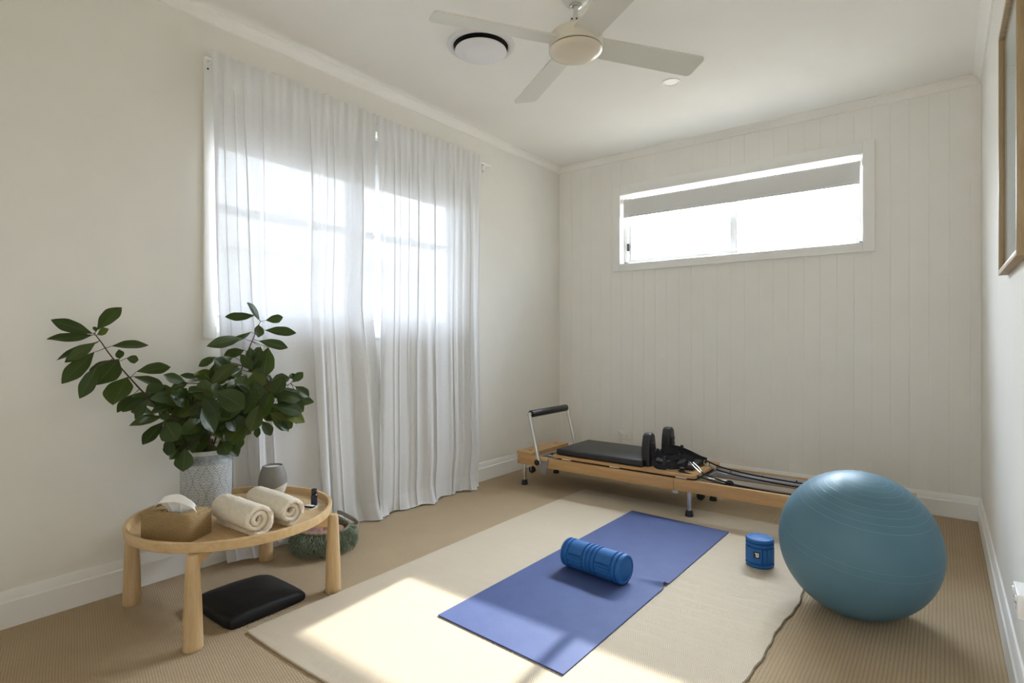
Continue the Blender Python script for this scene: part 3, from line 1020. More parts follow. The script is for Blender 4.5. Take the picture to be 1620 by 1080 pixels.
ang = math.radians(26)
Tm = Matrix.Translation((0.516, 0.903, FLOOR_T)) @ Matrix.Rotation(ang, 4, 'Z')
tbx = thing('tissue_box', 'woven seagrass tissue box on the left of the coffee table', 'tissue box', (0.516, 0.903, FLOOR_T))
b = MB(Tm)


def rrect(hx, hy, r, n=6):
    out = []
    for cx_, cy_, a_ in ((hx - r, hy - r, 0), (-hx + r, hy - r, 90), (-hx + r, -hy + r, 180), (hx - r, -hy + r, 270)):
        for k in range(n + 1):
            t = math.radians(a_ + 90 * k / n); out.append((cx_ + r * math.cos(t), cy_ + r * math.sin(t)))
    return out


lay = [(0.108, 0.060, 0.015, 0.001), (0.110, 0.062, 0.016, 0.006), (0.110, 0.062, 0.016, 0.086), (0.107, 0.059, 0.014, 0.094), (0.101, 0.053, 0.012, 0.098), (0.06, 0.028, 0.02, 0.0985), (0.055, 0.024, 0.02, 0.096), (0.055, 0.024, 0.02, 0.06)]
rings = [[b.V((x_, y_, z)) for x_, y_ in rrect(hx, hy, r)] for hx, hy, r, z in lay]
for A, B in zip(rings, rings[1:]):
    for k in range(len(A)): b.F([A[k], A[(k + 1) % len(A)], B[(k + 1) % len(A)], B[k]])
b.F(rings[0][::-1]); b.F(rings[-1])
b.build('woven_cover', mat_woven(), tbx, smooth=50)
m_tissue = pbr('tissue_paper', (0.86, 0.85, 0.83), 0.95, ns=60, amt=0.01, bump=0.05, bs=300, spec=0.05)
b = MB(Tm)


def tis(u, v):
    a = (u - 0.5) * 2; t = v
    x = a * (0.040 + 0.062 * t ** 0.8) + 0.006 * math.sin(9 * v + 4 * u)
    z = 0.085 + 0.078 * math.sin(min(1, t * 1.25) * PI / 2) * (1 - 0.55 * abs(a) ** 2.2) - 0.030 * max(0, t - 0.72) / 0.28 * (1 - 0.3 * abs(a))
    y = 0.006 * math.sin(13 * u + 1) * (1 - 0.3 * t) + 0.010 * math.sin(7 * u + 2) * t - 0.055 * max(0, t - 0.55)
    return (x + 0.0, y, z)


b.grid(tis, 40, 30)
ti = b.build('tissue', m_tissue, smooth=180)
md = ti.modifiers.new('thickness', 'SOLIDIFY'); md.thickness = 0.0008
center(ti); tag(ti, 'white paper tissue pulled up out of the woven tissue box', 'tissue')


# ------------------------------------------------------------------ rolled towels
def mat_towel():
    t = NT('cream_terry')
    c = t.coord()
    n1 = t.noise(330, 3, c); n2 = t.noise(60, 3, c)
    k = t.math('ADD', t.math('MULTIPLY', n1, 0.6), t.math('MULTIPLY', n2, 0.4))
    t.l(t.ramp(k, [(0.3, (0.70, 0.61, 0.47)), (0.65, (0.86, 0.78, 0.64))]), t.b.inputs['Base Color'])
    t.b.inputs['Roughness'].default_value = 0.95; t.b.inputs['Specular IOR Level'].default_value = 0.05
    t.b.inputs['Sheen Weight'].default_value = 0.3
    t.bump(k, 0.8, 0.004)
    return t.m


m_towel = mat_towel()


def towel(label, front, back, R, seed, squash=1.0, tail=True):
    rnd = random.Random(seed)
    f, k_ = Vector((*front, 0)), Vector((*back, 0))
    d = (k_ - f); L = d.length; d.normalize()
    side = Vector((-d.y, d.x, 0))
    zc = FLOOR_T + R * squash + 0.0015
    th = R * 0.30
    turns = 2.4
    # ribbon centre line: spiral from the core out, ends on the tray
    mid = []
    N = 150
    for i in range(N + 1):
        s = i / N
        a = -PI / 2 + PI * 0.10 - (1 - s) * turns * 2 * PI
        r = (R - th / 2) - (1 - s) * (R - th * 0.95)
        mid.append(Vector((r * math.cos(a), r * math.sin(a))))
    b = MB()
    M_ = 26
    noise = lambda i, j: 0.0016 * math.sin(i * 1.9 + j * 2.3 + seed) + 0.0012 * math.sin(i * 0.7 - j * 3.1) + rnd.uniform(-0.0012, 0.0012)
    rows = []
    for j in range(M_ + 1):
        t = j / M_
        pos = t * L
        inset = lambda s: 0.006 * math.sin(s * 9 + seed)
        ring = []
        n2 = []
        for i in range(N + 1):
            tan = (mid[min(i + 1, N)] - mid[max(i - 1, 0)]).normalized(); nm = Vector((tan.y, -tan.x))
            if nm.dot(mid[i]) < 0: nm = -nm
            w_ = th / 2 * 0.93
            n2.append((mid[i] + nm * w_, mid[i] - nm * w_))
        edgeround = 1 - 0.35 * max(0, 1 - min(t, 1 - t) / 0.05) ** 2
        outl = []
        for i in range(N + 1):
            o_, i_ = n2[i]
            mid_ = mid[i]
            outl.append(mid_ + (o_ - mid_) * edgeround)
        inn = [mid[i] + (n2[i][1] - mid[i]) * edgeround for i in range(N, -1, -1)]
        loop = outl + inn
        bulge = 1 + 0.04 * math.sin(t * PI) + 0.02 * math.sin(t * 7 + seed)
        for i, p in enumerate(loop):
            s_ = (i if i <= N else 2 * N + 1 - i) / N
            q = p * bulge * (1 + noise(i, j) / R)
            off = pos + (inset(s_) if t < 0.5 else -inset(s_)) + (0.020 * (1 - s_) * (1 if t < 0.5 else -1) * max(0, 1 - min(t, 1 - t) / 0.08))
            zz = max(zc + q.y * squash, FLOOR_T + 0.0008)
            w3 = f + d * off + side * q.x
            ring.append(b.V((w3.x, w3.y, zz)))
        rows.append(ring)
    for A, B in zip(rows, rows[1:]):
        n = len(A)
        for k in range(n): b.F([A[k], A[(k + 1) % n], B[(k + 1) % n], B[k]])
    for ring, fl_ in ((rows[0], 1), (rows[-1], -1)):
        for i in range(N):
            A = [ring[i], ring[i + 1], ring[2 * N - i], ring[2 * N + 1 - i]]
            b.F(A if fl_ > 0 else A[::-1])
    o = b.build('rolled_towel', m_towel, smooth=75)
    center(o); tag(o, label, 'towel', 'rolled towels on the coffee table')
    return o


towel('rolled cream terry towel on the table next to the woven tissue box', (0.790, 1.088), (0.490, 1.080), 0.063, 2, 1.0)
towel('rolled cream terry towel on the table in front of the grey diffuser', (0.785, 1.226), (0.470, 1.236), 0.062, 5, 0.98)

# ------------------------------------------------------------------ diffuser, bottle, card
dc = (0.300, 1.410)
dif = thing('oil_diffuser', 'grey dome oil diffuser with a pale tilted base, behind the towels', 'diffuser', (*dc, FLOOR_T))
prof = [(0, 0.001), (0.040, 0.001), (0.046, 0.004), (0.056, 0.022), (0.0635, 0.045), (0.0655, 0.062), (0.064, 0.085), (0.059, 0.11), (0.051, 0.134), (0.0455, 0.147), (0.0435, 0.149), (0.0415, 0.147), (0.044, 0.138), (0.043, 0.136), (0, 0.136)]


def cutlathe(above, name, mat, scale=1.0):
    b = MB(); b.lathe([(r * scale, z) for r, z in prof], (*dc, FLOOR_T), 64)
    no = Vector((-0.26, -0.28, 1)).normalized()
    res = bmesh.ops.bisect_plane(b.bm, geom=b.bm.verts[:] + b.bm.edges[:] + b.bm.faces[:], plane_co=(dc[0], dc[1], FLOOR_T + 0.040), plane_no=no, clear_inner=above, clear_outer=not above)
    return b.build(name, mat, dif, smooth=50)


cutlathe(True, 'dome_cover', pbr('grey_ceramic', (0.235, 0.225, 0.205), 0.55, ns=25, amt=0.05, bump=0.05, bs=200, spec=0.3))
cutlathe(False, 'base', pbr('speckled_plaster', (0.66, 0.62, 0.56), 0.8, ns=90, amt=0.07, bump=0.1, bs=300), 0.985)
b = MB(); b.lathe([(0.0425, 0.138), (0.0425, 0.1405), (0.035, 0.142), (0, 0.1425)], (*dc, FLOOR_T), 48); b.build('lid', m_plastic, dif)

cz = FLOOR_T + 0.0015
cp = [(0.560, 1.395), (0.640, 1.392), (0.622, 1.474), (0.556, 1.482)]
b = MB(); b.prism(cp[:], FLOOR_T + 0.0003, cz + 0.0008)
o = b.build('card', pbr('cream_card', (0.66, 0.60, 0.49), 0.8, ns=40, amt=0.02), smooth=0); center(o)
tag(o, 'small cream card lying under the dark bottle on the table', 'card')
bx, by = 0.590, 1.446
bot = thing('oil_bottle', 'small dark oil bottle with a black cap, standing on the cream card', 'bottle', (bx, by, cz + 0.001))
z = cz + 0.001
b = MB(); b.lathe([(0, 0), (0.0125, 0), (0.0138, 0.002), (0.0138, 0.040), (0.0125, 0.046), (0.008, 0.050), (0.008, 0.056), (0, 0.056)], (bx, by, z), 28); b.build('bottle_body', pbr('dark_glass', (0.012, 0.014, 0.022), 0.15, ns=30, amt=0.05), bot)
b = MB(); b.lathe([(0.01395, 0.006), (0.0141, 0.006), (0.0141, 0.038), (0.01395, 0.038)], (bx, by, z), 28); b.build('paper_band', pbr('navy_paper', (0.02, 0.03, 0.065), 0.6, ns=60, amt=0.1), bot)
b = MB(); b.lathe([(0, 0.073), (0.0105, 0.073), (0.0118, 0.071), (0.0122, 0.052), (0.0118, 0.050), (0, 0.050)], (bx, by, z), 24); b.build('cap', m_black, bot)
mbx = thing('match_box', 'tiny black box with a white top beside the dark bottle', 'box', (0.606, 1.412, z))
Tb = Matrix.Translation((0.606, 1.412, z)) @ Matrix.Rotation(0.4, 4, 'Z')
b = MB(Tb); b.box((-0.022, -0.009, 0.0), (0.022, 0.009, 0.008), 0.001); b.build('tray', m_black, mbx)
b = MB(Tb); b.box((-0.022, -0.009, 0.008), (0.022, 0.009, 0.0095), 0.0004); b.build('top', m_plastic, mbx)


# ------------------------------------------------------------------ vase
def mat_vase():
    t = NT('vase_glaze')
    uvn = t.n('UVMap')
    o = t.xyz(uvn.outputs[0])
    NU, NV = 6.0, 1.5
    u = t.math('ADD', t.math('MULTIPLY', o[0], NU * 2), 0.3); colm = t.math('FLOOR', u)
    v = t.math('ADD', t.math('MULTIPLY', o[1], NV), t.math('MULTIPLY', t.math('MODULO', colm, 2.0), 0.5))
    p = t.math('SUBTRACT', t.math('FRACT', u), 0.5); q = t.math('SUBTRACT', t.math('FRACT', v), 0.5)
    pa = t.math('ABSOLUTE', p)
    # ogee lattice with stems, half-drop repeat
    og = t.math('ABSOLUTE', t.math('SUBTRACT', pa, t.math('ADD', 0.25, t.math('MULTIPLY', t.math('COSINE', t.math('MULTIPLY', q, 2 * PI)), 0.25))))
    stem = t.math('LESS_THAN', og, 0.030)
    # curled scrolls round four centres, mirrored left and right
    best = None; bs = None
    for cx_, cy_, k_ in ((0.27, 0.03, 1), (0.11, -0.20, -1), (0.10, 0.21, 1), (0.41, 0.30, 1), (0.38, -0.28, -1)):
        dx_ = t.math('SUBTRACT', pa, cx_); dy_ = t.math('MULTIPLY', t.math('SUBTRACT', q, cy_), 2.4)
        r = t.math('SQRT', t.math('ADD', t.math('MULTIPLY', dx_, dx_), t.math('MULTIPLY', dy_, dy_)))
        a = t.math('ARCTAN2', dy_, dx_)
        sp = t.math('SINE', t.math('ADD', t.math('MULTIPLY', r, 38), t.math('MULTIPLY', a, k_)))
        if best is None: best, bs = r, sp
        else:
            cl = t.math('LESS_THAN', r, best)
            bs = t.math('ADD', t.math('MULTIPLY', cl, sp), t.math('MULTIPLY', t.math('SUBTRACT', 1.0, cl), bs))
            best = t.math('MINIMUM', best, r)
    scr = t.math('GREATER_THAN', bs, 0.0)
    n = t.noise(40, 3, t.coord())
    c = t.mix(t.math('MULTIPLY', scr, t.math('ADD', 0.55, t.math('MULTIPLY', n, 0.5))), (0.32, 0.355, 0.385, 1), (0.60, 0.605, 0.575, 1))
    c = t.mix(t.math('MULTIPLY', stem, 0.7), c, (0.21, 0.245, 0.29, 1))
    t.l(c, t.b.inputs['Base Color'])
    t.b.inputs['Roughness'].default_value = 0.5
    t.b.inputs['Specular IOR Level'].default_value = 0.3
    t.bump(scr, 0.2, 0.001)
    return t.m


VX, VY = 0.222, 1.140
VZ = FLOOR_T
vase = thing('vase', 'pale ceramic vase with blue-grey scroll pattern holding the leafy branches', 'vase', (VX, VY, VZ))
b = MB()
b.grid(lambda u, v: (VX + (0.1035 - 0.003 * (1 - v) ** 3) * math.cos(2 * PI * u), VY + (0.1035 - 0.003 * (1 - v) ** 3) * math.sin(2 * PI * u), VZ + 0.004 + 0.200 * v), 72, 14, True)
b.lathe([(0, VZ + 0.001), (0.094, VZ + 0.001), (0.1005, VZ + 0.004)], (VX, VY, 0), 72)
b.build('patterned_body', mat_vase(), vase, smooth=60)
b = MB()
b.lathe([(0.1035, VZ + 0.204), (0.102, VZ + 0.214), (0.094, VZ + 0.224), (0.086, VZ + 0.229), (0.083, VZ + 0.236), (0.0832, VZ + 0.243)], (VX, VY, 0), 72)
b.build('shoulder', pbr('shaded_blue_grey_glaze', (0.27, 0.29, 0.295), 0.45, ns=70, amt=0.3), vase)  # blue-grey band with the shade below the rim mixed into its colour
b = MB()
b.lathe([(0.0832, VZ + 0.2428), (0.084, VZ + 0.252), (0.0865, VZ + 0.258), (0.083, VZ + 0.261), (0.078, VZ + 0.256), (0.076, VZ + 0.23), (0.09, VZ + 0.20), (0.09, VZ + 0.02), (0, VZ + 0.02)], (VX, VY, 0), 72)
b.build('rim', pbr('pale_glaze', (0.55, 0.57, 0.55), 0.35, ns=40, amt=0.06), vase)


# ------------------------------------------------------------------ leafy branches
def mat_leaf():
    t = NT('leaf_green')
    uvn = t.n('UVMap'); o = t.xyz(uvn.outputs[0])
    g = t.n('NewGeometry')
    rnd = g.outputs['Random Per Island']
    base = t.ramp(rnd, [(0.0, (0.022, 0.036, 0.010)), (0.45, (0.042, 0.062, 0.013)), (0.85, (0.075, 0.098, 0.017)), (1.0, (0.125, 0.145, 0.028))])
    v = t.math('ABSOLUTE', t.math('SUBTRACT', o[0], 0.5))
    rib = t.math('LESS_THAN', v, 0.022)
    side = t.math('LESS_THAN', t.math('ABSOLUTE', t.math('SINE', t.math('MULTIPLY', t.math('SUBTRACT', o[1], t.math('MULTIPLY', v, 0.5)), 30))), 0.10)
    c = t.mix(t.math('MULTIPLY', rib, 0.55), base, (0.13, 0.17, 0.055, 1))
    c = t.mix(t.math('MULTIPLY', side, 0.10), c, (0.12, 0.16, 0.06, 1))
    c = t.mix(t.math('MULTIPLY', g.outputs['Backfacing'], 0.45), c, (0.11, 0.15, 0.055, 1))
    n = t.noise(45, 3, t.coord())
    c = t.mix(t.math('MULTIPLY', n, 0.25), c, (0.012, 0.028, 0.012, 1))
    t.l(c, t.b.inputs['Base Color'])
    t.b.inputs['Roughness'].default_value = 0.36
    t.b.inputs['Specular IOR Level'].default_value = 0.28
    tl = t.n('BsdfTranslucent'); tl.inputs[0].default_value = (0.10, 0.17, 0.02, 1)
    mx = t.n('MixShader'); mx.inputs[0].default_value = 0.2
    t.l(t.b.outputs[0], mx.inputs[1]); t.l(tl.outputs[0], mx.inputs[2]); t.l(mx.outputs[0], t.out.inputs[0])
    t.bump(t.math('ADD', t.math('MULTIPLY', side, -0.4), rib), 0.25, 0.001)
    return t.m


m_leaf = mat_leaf()
m_bark = pbr('red_brown_bark', (0.085, 0.042, 0.026), 0.7, ns=120, amt=0.25, bump=0.2, bs=400)
VASE_TOP = Vector((VX, VY, VZ + 0.258))
rl = random.Random(21)


def leaf(b, base, tip, width, face=None, curl=None):
    base, tip = Vector(base), Vector(tip)
    d = tip - base; L = d.length; d.normalize()
    view = (Vector(CAM) - base).normalized()
    nrm = view * rl.uniform(0.5, 1.0) + Vector((0, 0, 1)) * rl.uniform(0.15, 0.7) + Vector((rl.uniform(-.35, .35), rl.uniform(-.35, .35), rl.uniform(-.2, .2)))
    if face is not None: nrm = Vector(face)
    s = d.cross(nrm).normalized(); nrm = s.cross(d).normalized()
    fold = rl.uniform(0.10, 0.42); cu = rl.uniform(-0.16, 0.10) if curl is None else curl
    tw = rl.uniform(-0.5, 0.5); wav = rl.uniform(0.0, 0.05); wp = rl.uniform(0, 6)
    nu, nv = 6, 12
    uvl = b.bm.loops.layers.uv.verify()
    g = []
    for j in range(nv + 1):
        t = j / nv
        # obovate blade, widest past the middle, blunt pointed tip
        wd = width / 2 * (math.sin(PI * t ** 1.22) ** 0.80 * 1.06) if 0 < t < 1 else 0.0006
        wd *= 0.96 + 0.04 * math.sin(t * 60)
        row = []
        c_, s_ = math.cos(tw * t), math.sin(tw * t)
        sd, nn = s * c_ + nrm * s_, nrm * c_ - s * s_
        for i in range(nu + 1):
            a = (i / nu - 0.5) * 2
            p = base + d * (L * t) + nrm * (L * cu * (t * t - t) * 1.6) + sd * (a * wd) + nn * (abs(a) * wd * fold + wav * L * math.sin(5 * t + wp) * a * a * 0.3)
            row.append(b.V(p))
        g.append(row)
    for j in range(nv):
        for i in range(nu):
            f = b.F([g[j][i], g[j][i + 1], g[j + 1][i + 1], g[j + 1][i]])
            if f:
                for l, (a, c_) in zip(f.loops, ((i, j), (i + 1, j), (i + 1, j + 1), (i, j + 1))):
                    l[uvl].uv = (a / nu, c_ / nv)


def branch(label, stem, r0, leaves, extra=None):
    """stem: list of (u, v, x) seen-at points; leaves: (bu, bv, tu, tv, width px, x offset)"""
    pts = [at(u, v, 0, x) for u, v, x in stem]
    # smooth the polyline
    fine = []
    n = len(pts)
    for i in range(n - 1):
        p0, p1, p2, p3 = pts[max(i - 1, 0)], pts[i], pts[i + 1], pts[min(i + 2, n - 1)]
        for k in range(6):
            t = k / 6
            fine.append(0.5 * ((2 * p1) + (p2 - p0) * t + (2 * p0 - 5 * p1 + 4 * p2 - p3) * t * t + (3 * p1 - p0 - 3 * p2 + p3) * t ** 3))
    fine.append(pts[-1])
    o = thing('leafy_branch', label, 'branch', tuple(fine[0]), 'leafy branches in the vase')
    b = MB()
    rs = [r0 * (1 - 0.6 * i / (len(fine) - 1)) for i in range(len(fine))]
    b.tube(fine, rs, 8)
    lb = MB()
    for bu, bv, tu, tv, wpx, dx in leaves:
        # nearest stem point in depth gives the leaf's own distance from the wall
        best = min(fine, key=lambda p: (at(bu, bv, 0, p.x) - p).length)
        x0 = best.x + dx * 0.6
        x1 = max(0.02, best.x + dx + rl.uniform(-0.02, 0.03))
        B_, T_ = at(bu, bv, 0, max(0.02, x0)), at(tu, tv, 0, x1)
        dist = (B_ - Vector(CAM)).length
        wm = wpx / FPX * dist * 0.90
        leaf(lb, B_, T_, wm)
        if (B_ - best).length > 0.004:
            midp = (B_ + best) / 2 + Vector((0, 0, -0.002))
            b.tube([best, midp, B_], [0.0016, 0.0013, 0.0011], 5)
    if extra:
        cu_, cv_, ru_, rv_, cnt, dx_ = extra                 # denser inner leaves round the stem
        for _ in range(cnt):
            a_ = rl.uniform(0, 2 * PI); q_ = math.sqrt(rl.uniform(0.02, 1))
            bu, bv = cu_ + ru_ * q_ * math.cos(a_), cv_ + rv_ * q_ * math.sin(a_)
            da = a_ + rl.uniform(-0.7, 0.7)
            ln = rl.uniform(36, 56)
            tu, tv = bu + ln * math.cos(da), bv + ln * math.sin(da) * 0.8 + rl.uniform(0, 16)
            x0 = max(0.03, min(fine, key=lambda p: (at(bu, bv, 0, p.x) - p).length).x + rl.uniform(-dx_, dx_))
            B_, T_ = at(bu, bv, 0, x0), at(tu, tv, 0, max(0.03, x0 + rl.uniform(-0.03, 0.05)))
            leaf(lb, B_, T_, rl.uniform(18, 27) / FPX * (B_ - Vector(CAM)).length)
            best = min(fine, key=lambda p: (p - B_).length)
            b.tube([best, (best + B_) / 2 + Vector((0, 0, -0.003)), B_], [0.0016, 0.0013, 0.0011], 5)
    b.build('stem', m_bark, o, smooth=60)
    lb.build('foliage', m_leaf, o, smooth=180, normals=False)
    return o


def z1(X, Y): return 60 + X / 5.4, 460 + Y / 5.4
def z2(X, Y): return 200 + X / 4.909, 540 + Y / 4.909
def z3(X, Y): return 310 + X / 4.5, 460 + Y / 4.5


def LV(f, k, rows):
    return [(*f(a, c), *f(d_, e_), w_ / k, dx) for a, c, d_, e_, w_, dx in rows]


branch('longest leafy branch, leaning far left along the white wall', [(318, 716, .245), (300, 678, .235), (270, 652, .20), (237, 630, .18), (205, 597, .165), (175, 562, .155), (160, 541, .15), (149, 527, .148)], 0.0048,
       LV(z1, 5.4, [(505, 335, 715, 140, 120, .03), (470, 365, 110, 245, 95, .00), (470, 377, 75, 415, 115, .04), (500, 435, 158, 590, 100, -.03), (490, 450, 228, 612, 80, -.05), (495, 440, 245, 592, 85, .04), (482, 522, 203, 795, 120, .01),
                    (628, 470, 945, 462, 105, .02), (510, 640, 355, 920, 105, .05), (690, 582, 497, 805, 210, .00), (765, 735, 640, 975, 205, .04), (840, 690, 1135, 650, 105, .02), (700, 580, 690, 500, 60, .02), (755, 575, 860, 590, 65, .04),
                    (905, 905, 720, 1035, 115, .03), (820, 880, 675, 1040, 70, -.02), (815, 730, 1090, 860, 110, .05), (505, 375, 605, 325, 60, .02), (495, 350, 478, 305, 30, .0), (920, 910, 835, 1075, 80, .02), (940, 900, 1180, 860, 150, .05)]), (268, 655, 28, 22, 8, .03))
branch('tallest leafy branch, rising in front of the window frame', [(334, 716, .235), (350, 668, .24), (368, 628, .245), (380, 590, .245), (392, 556, .24), (402, 532, .235), (412, 508, .23)], 0.0045,
       LV(z3, 4.5, [(420, 175, 205, 185, 75, .01), (455, 205, 362, 82, 75, -.01), (495, 210, 620, 187, 65, .03), (490, 280, 715, 300, 80, .01), (447, 355, 655, 405, 75, .03), (395, 290, 200, 395, 75, -.02), (330, 333, 75, 395, 80, .04), (445, 240, 445, 332, 70, -.02),
                    (345, 420, 195, 470, 75, .0), (140, 470, 18, 538, 55, .03), (270, 470, 125, 515, 60, .03), (385, 400, 395, 500, 70, .02), (460, 395, 445, 560, 85, .05), (515, 400, 480, 620, 130, .06), (315, 450, 400, 560, 75, .07), (265, 515, 110, 660, 110, .08),
                    (160, 510, 110, 600, 55, .0), (300, 530, 225, 570, 75, .03), (400, 510, 470, 510, 40, .02), (500, 550, 560, 548, 25, .02), (410, 425, 465, 425, 50, -.02), (330, 560, 250, 600, 70, .05), (360, 600, 300, 690, 95, .08)]), (378, 612, 26, 36, 12, .03))
branch('leafy branch leaning right towards the sheer curtain', [(340, 716, .25), (362, 672, .27), (385, 635, .285), (405, 612, .29), (432, 606, .285), (455, 609, .28), (466, 598, .275)], 0.0042,
       LV(z3, 4.5, [(690, 650, 762, 578, 60, .0), (690, 630, 680, 585, 60, -.02), (705, 678, 805, 757, 75, .02), (720, 730, 778, 795, 55, -.03), (665, 742, 765, 862, 85, .03), (630, 820, 716, 950, 60, .01), (545, 878, 660, 1002, 65, .02), (590, 690, 740, 722, 65, .05),
                    (535, 640, 668, 618, 90, .0), (630, 610, 545, 735, 110, .06), (575, 735, 625, 835, 75, .03), (545, 700, 460, 905, 120, .06), (470, 925, 535, 1030, 75, .0), (440, 955, 435, 1045, 45, .02), (440, 700, 345, 880, 95, .07), (450, 810, 385, 1005, 110, .09),
                    (395, 830, 345, 975, 120, .05), (555, 800, 620, 870, 60, -.03), (500, 600, 530, 640, 50, .0), (640, 740, 660, 780, 45, -.03), (490, 860, 540, 910, 60, -.03), (420, 640, 465, 765, 80, .03)]), (412, 632, 34, 26, 12, .03))
branch('short leafy branch drooping over the front left of the vase rim', [(322, 716, .25), (312, 694, .27), (296, 674, .285), (276, 664, .295), (258, 660, .30)], 0.0038,
       LV(z2, 4.909, [(455, 830, 440, 1010, 125, .09), (290, 620, 124, 802, 105, .04), (300, 625, 392, 770, 160, .06), (345, 755, 325, 888, 105, .03), (400, 835, 335, 918, 70, .04), (480, 440, 395, 565, 110, .05), (378, 508, 185, 558, 75, .04), (470, 410, 185, 450, 110, .02),
                      (160, 450, 66, 605, 75, .0), (245, 575, 100, 635, 75, .02), (440, 790, 360, 740, 80, .02), (300, 340, 150, 400, 100, .0), (340, 590, 250, 560, 60, .03), (420, 620, 480, 700, 90, .02), (150, 420, 250, 330, 90, -.02), (385, 770, 440, 800, 70, .03)]), (288, 668, 34, 26, 14, .04))
branch('leafy branch in the middle with the broadest dark leaves', [(330, 716, .26), (333, 680, .28), (340, 650, .295), (345, 625, .30), (340, 606, .30)], 0.0042,
       LV(z2, 4.909, [(690, 380, 920, 520, 175, .09), (590, 420, 705, 565, 120, .08), (585, 505, 680, 712, 130, .09), (740, 770, 790, 880, 120, .10), (775, 785, 850, 842, 40, .06), (905, 640, 790, 790, 170, .08), (850, 690, 870, 840, 110, .05), (470, 325, 285, 258, 75, .02),
                      (590, 275, 415, 262, 55, -.02), (480, 320, 340, 372, 60, .03), (660, 330, 832, 172, 100, .03), (660, 320, 690, 175, 60, -.02), (850, 330, 965, 400, 90, .05), (610, 380, 480, 400, 105, .05), (600, 300, 470, 310, 60, .03), (650, 290, 610, 240, 60, .0),
                      (760, 600, 640, 700, 150, .04), (560, 560, 500, 720, 120, .02), (800, 560, 870, 700, 150, .03), (680, 420, 800, 350, 90, .0), (730, 300, 860, 240, 90, -.02), (540, 640, 480, 780, 120, .0), (700, 720, 760, 690, 60, .05), (640, 600, 580, 760, 130, -.02), (880, 470, 980, 600, 120, .0), (760, 480, 700, 640, 150, .02)]), (338, 655, 48, 46, 26, .06))

# ================================================================== FLOOR CUSHION, BASKET
def sect(y):
    return


cu0 = (0.405, 1.005); cu1 = (0.735, 1.375)
b = MB()
m_lth = pbr('black_leatherette', (0.0065, 0.007, 0.008), 0.5, ns=35, amt=0.2, bump=0.12, bs=600, spec=0.3)


def cush(u, v):
    """u around the outline, v from bottom centre over the side to the top centre"""
    n = 2.0
    t = 2 * PI * u
    ex = 0.16
    cx_, cy_ = math.cos(t), math.sin(t)
    sx_ = math.copysign(abs(cx_) ** ex, cx_); sy_ = math.copysign(abs(cy_) ** ex, cy_)
    prof = [(0, 0.0), (0.93, 0.0), (0.985, 0.004), (1.0, 0.016), (1.0, 0.030), (0.985, 0.040), (0.93, 0.050), (0.6, 0.060), (0.0, 0.064)]
    f = v * (len(prof) - 1); i = min(int(f), len(prof) - 2); k = f - i
    r = prof[i][0] * (1 - k) + prof[i + 1][0] * k; z = prof[i][1] * (1 - k) + prof[i + 1][1] * k
    X = sx_ * r; Y = sy_ * r
    dome = 1.0 - 0.42 * max(0, Y) ** 3 - 0.15 * max(0, -Y) ** 4
    xx = 0.165 * X * (1 - 0.06 * max(0, Y) ** 2); yy = 0.188 * Y * (1 + 0.03 * (1 - X * X))
    return (0.560 + xx * 0.98, 1.172 + yy * 0.885, 0.0006 + z * dome)


b.grid(cush, 120, 32, True)
o = b.build('cushion', m_lth, smooth=60); center(o)
tag(o, 'flat black leatherette cushion on the carpet under the coffee table', 'cushion')

bk = (0.262, 1.715)
bas = thing('basket', 'low round basket with green fringe on the carpet behind the coffee table', 'basket', (*bk, 0))
m_bas = pbr('green_cane', (0.19, 0.185, 0.12), 0.85, ns=60, amt=0.25, bump=0.6, bs=260)
b = MB(); b.lathe([(0, 0.001), (0.105, 0.001), (0.115, 0.008), (0.125, 0.06), (0.128, 0.112), (0.126, 0.118), (0.121, 0.118), (0.118, 0.11), (0.114, 0.03), (0, 0.02)], (*bk, 0), 56); b.build('basket_body', m_bas, bas)
b = MB(); pts = [(bk[0] + 0.1265 * math.cos(2 * PI * k / 120), bk[1] + 0.1265 * math.sin(2 * PI * k / 120), 0.114 + 0.0015 * math.sin(k * 1.57)) for k in range(120)]
b.tube(pts, [0.0065 + 0.0012 * math.sin(k * 1.57) for k in range(120)], 7, closed=True); b.build('woven_rim', m_bas, bas)


def mat_fringe():
    t = NT('green_raffia')
    g = t.n('NewGeometry')
    t.l(t.ramp(g.outputs['Random Per Island'], [(0.0, (0.085, 0.135, 0.10)), (0.45, (0.19, 0.265, 0.19)), (0.8, (0.32, 0.36, 0.26)), (1.0, (0.34, 0.33, 0.24))]), t.b.inputs['Base Color'])
    t.b.inputs['Roughness'].default_value = 0.85
    return t.m


rf = random.Random(4)
b = MB()
for k in range(900):
    a = rf.uniform(0, 2 * PI); zt = rf.choice((0.108, 0.085, 0.06)) + rf.uniform(-.008, .006)
    ln = min(zt - 0.004, rf.uniform(0.045, 0.085)); sw = rf.uniform(-0.35, 0.35)
    o_ = rf.uniform(0.006, 0.036)
    p = []
    for i in range(6):
        t = i / 5
        r = 0.130 + o_ * math.sin(t * PI * 0.75) * 1.3 + rf.uniform(-.002, .002)
        aa = a + sw * t * t + rf.uniform(-.015, .015)
        p.append((bk[0] + r * math.cos(aa), bk[1] + r * math.sin(aa), max(0.003, zt - ln * t + 0.008 * math.sin(t * PI))))
    b.tube(p, [0.0013, 0.0015, 0.0014, 0.0012, 0.001, 0.0006], 4)
fr = b.build('fringe', mat_fringe(), bas, smooth=60); fr['kind'] = 'stuff'
m_hand = pbr('grey_leather', (0.34, 0.31, 0.25), 0.6, ns=70, amt=0.08)


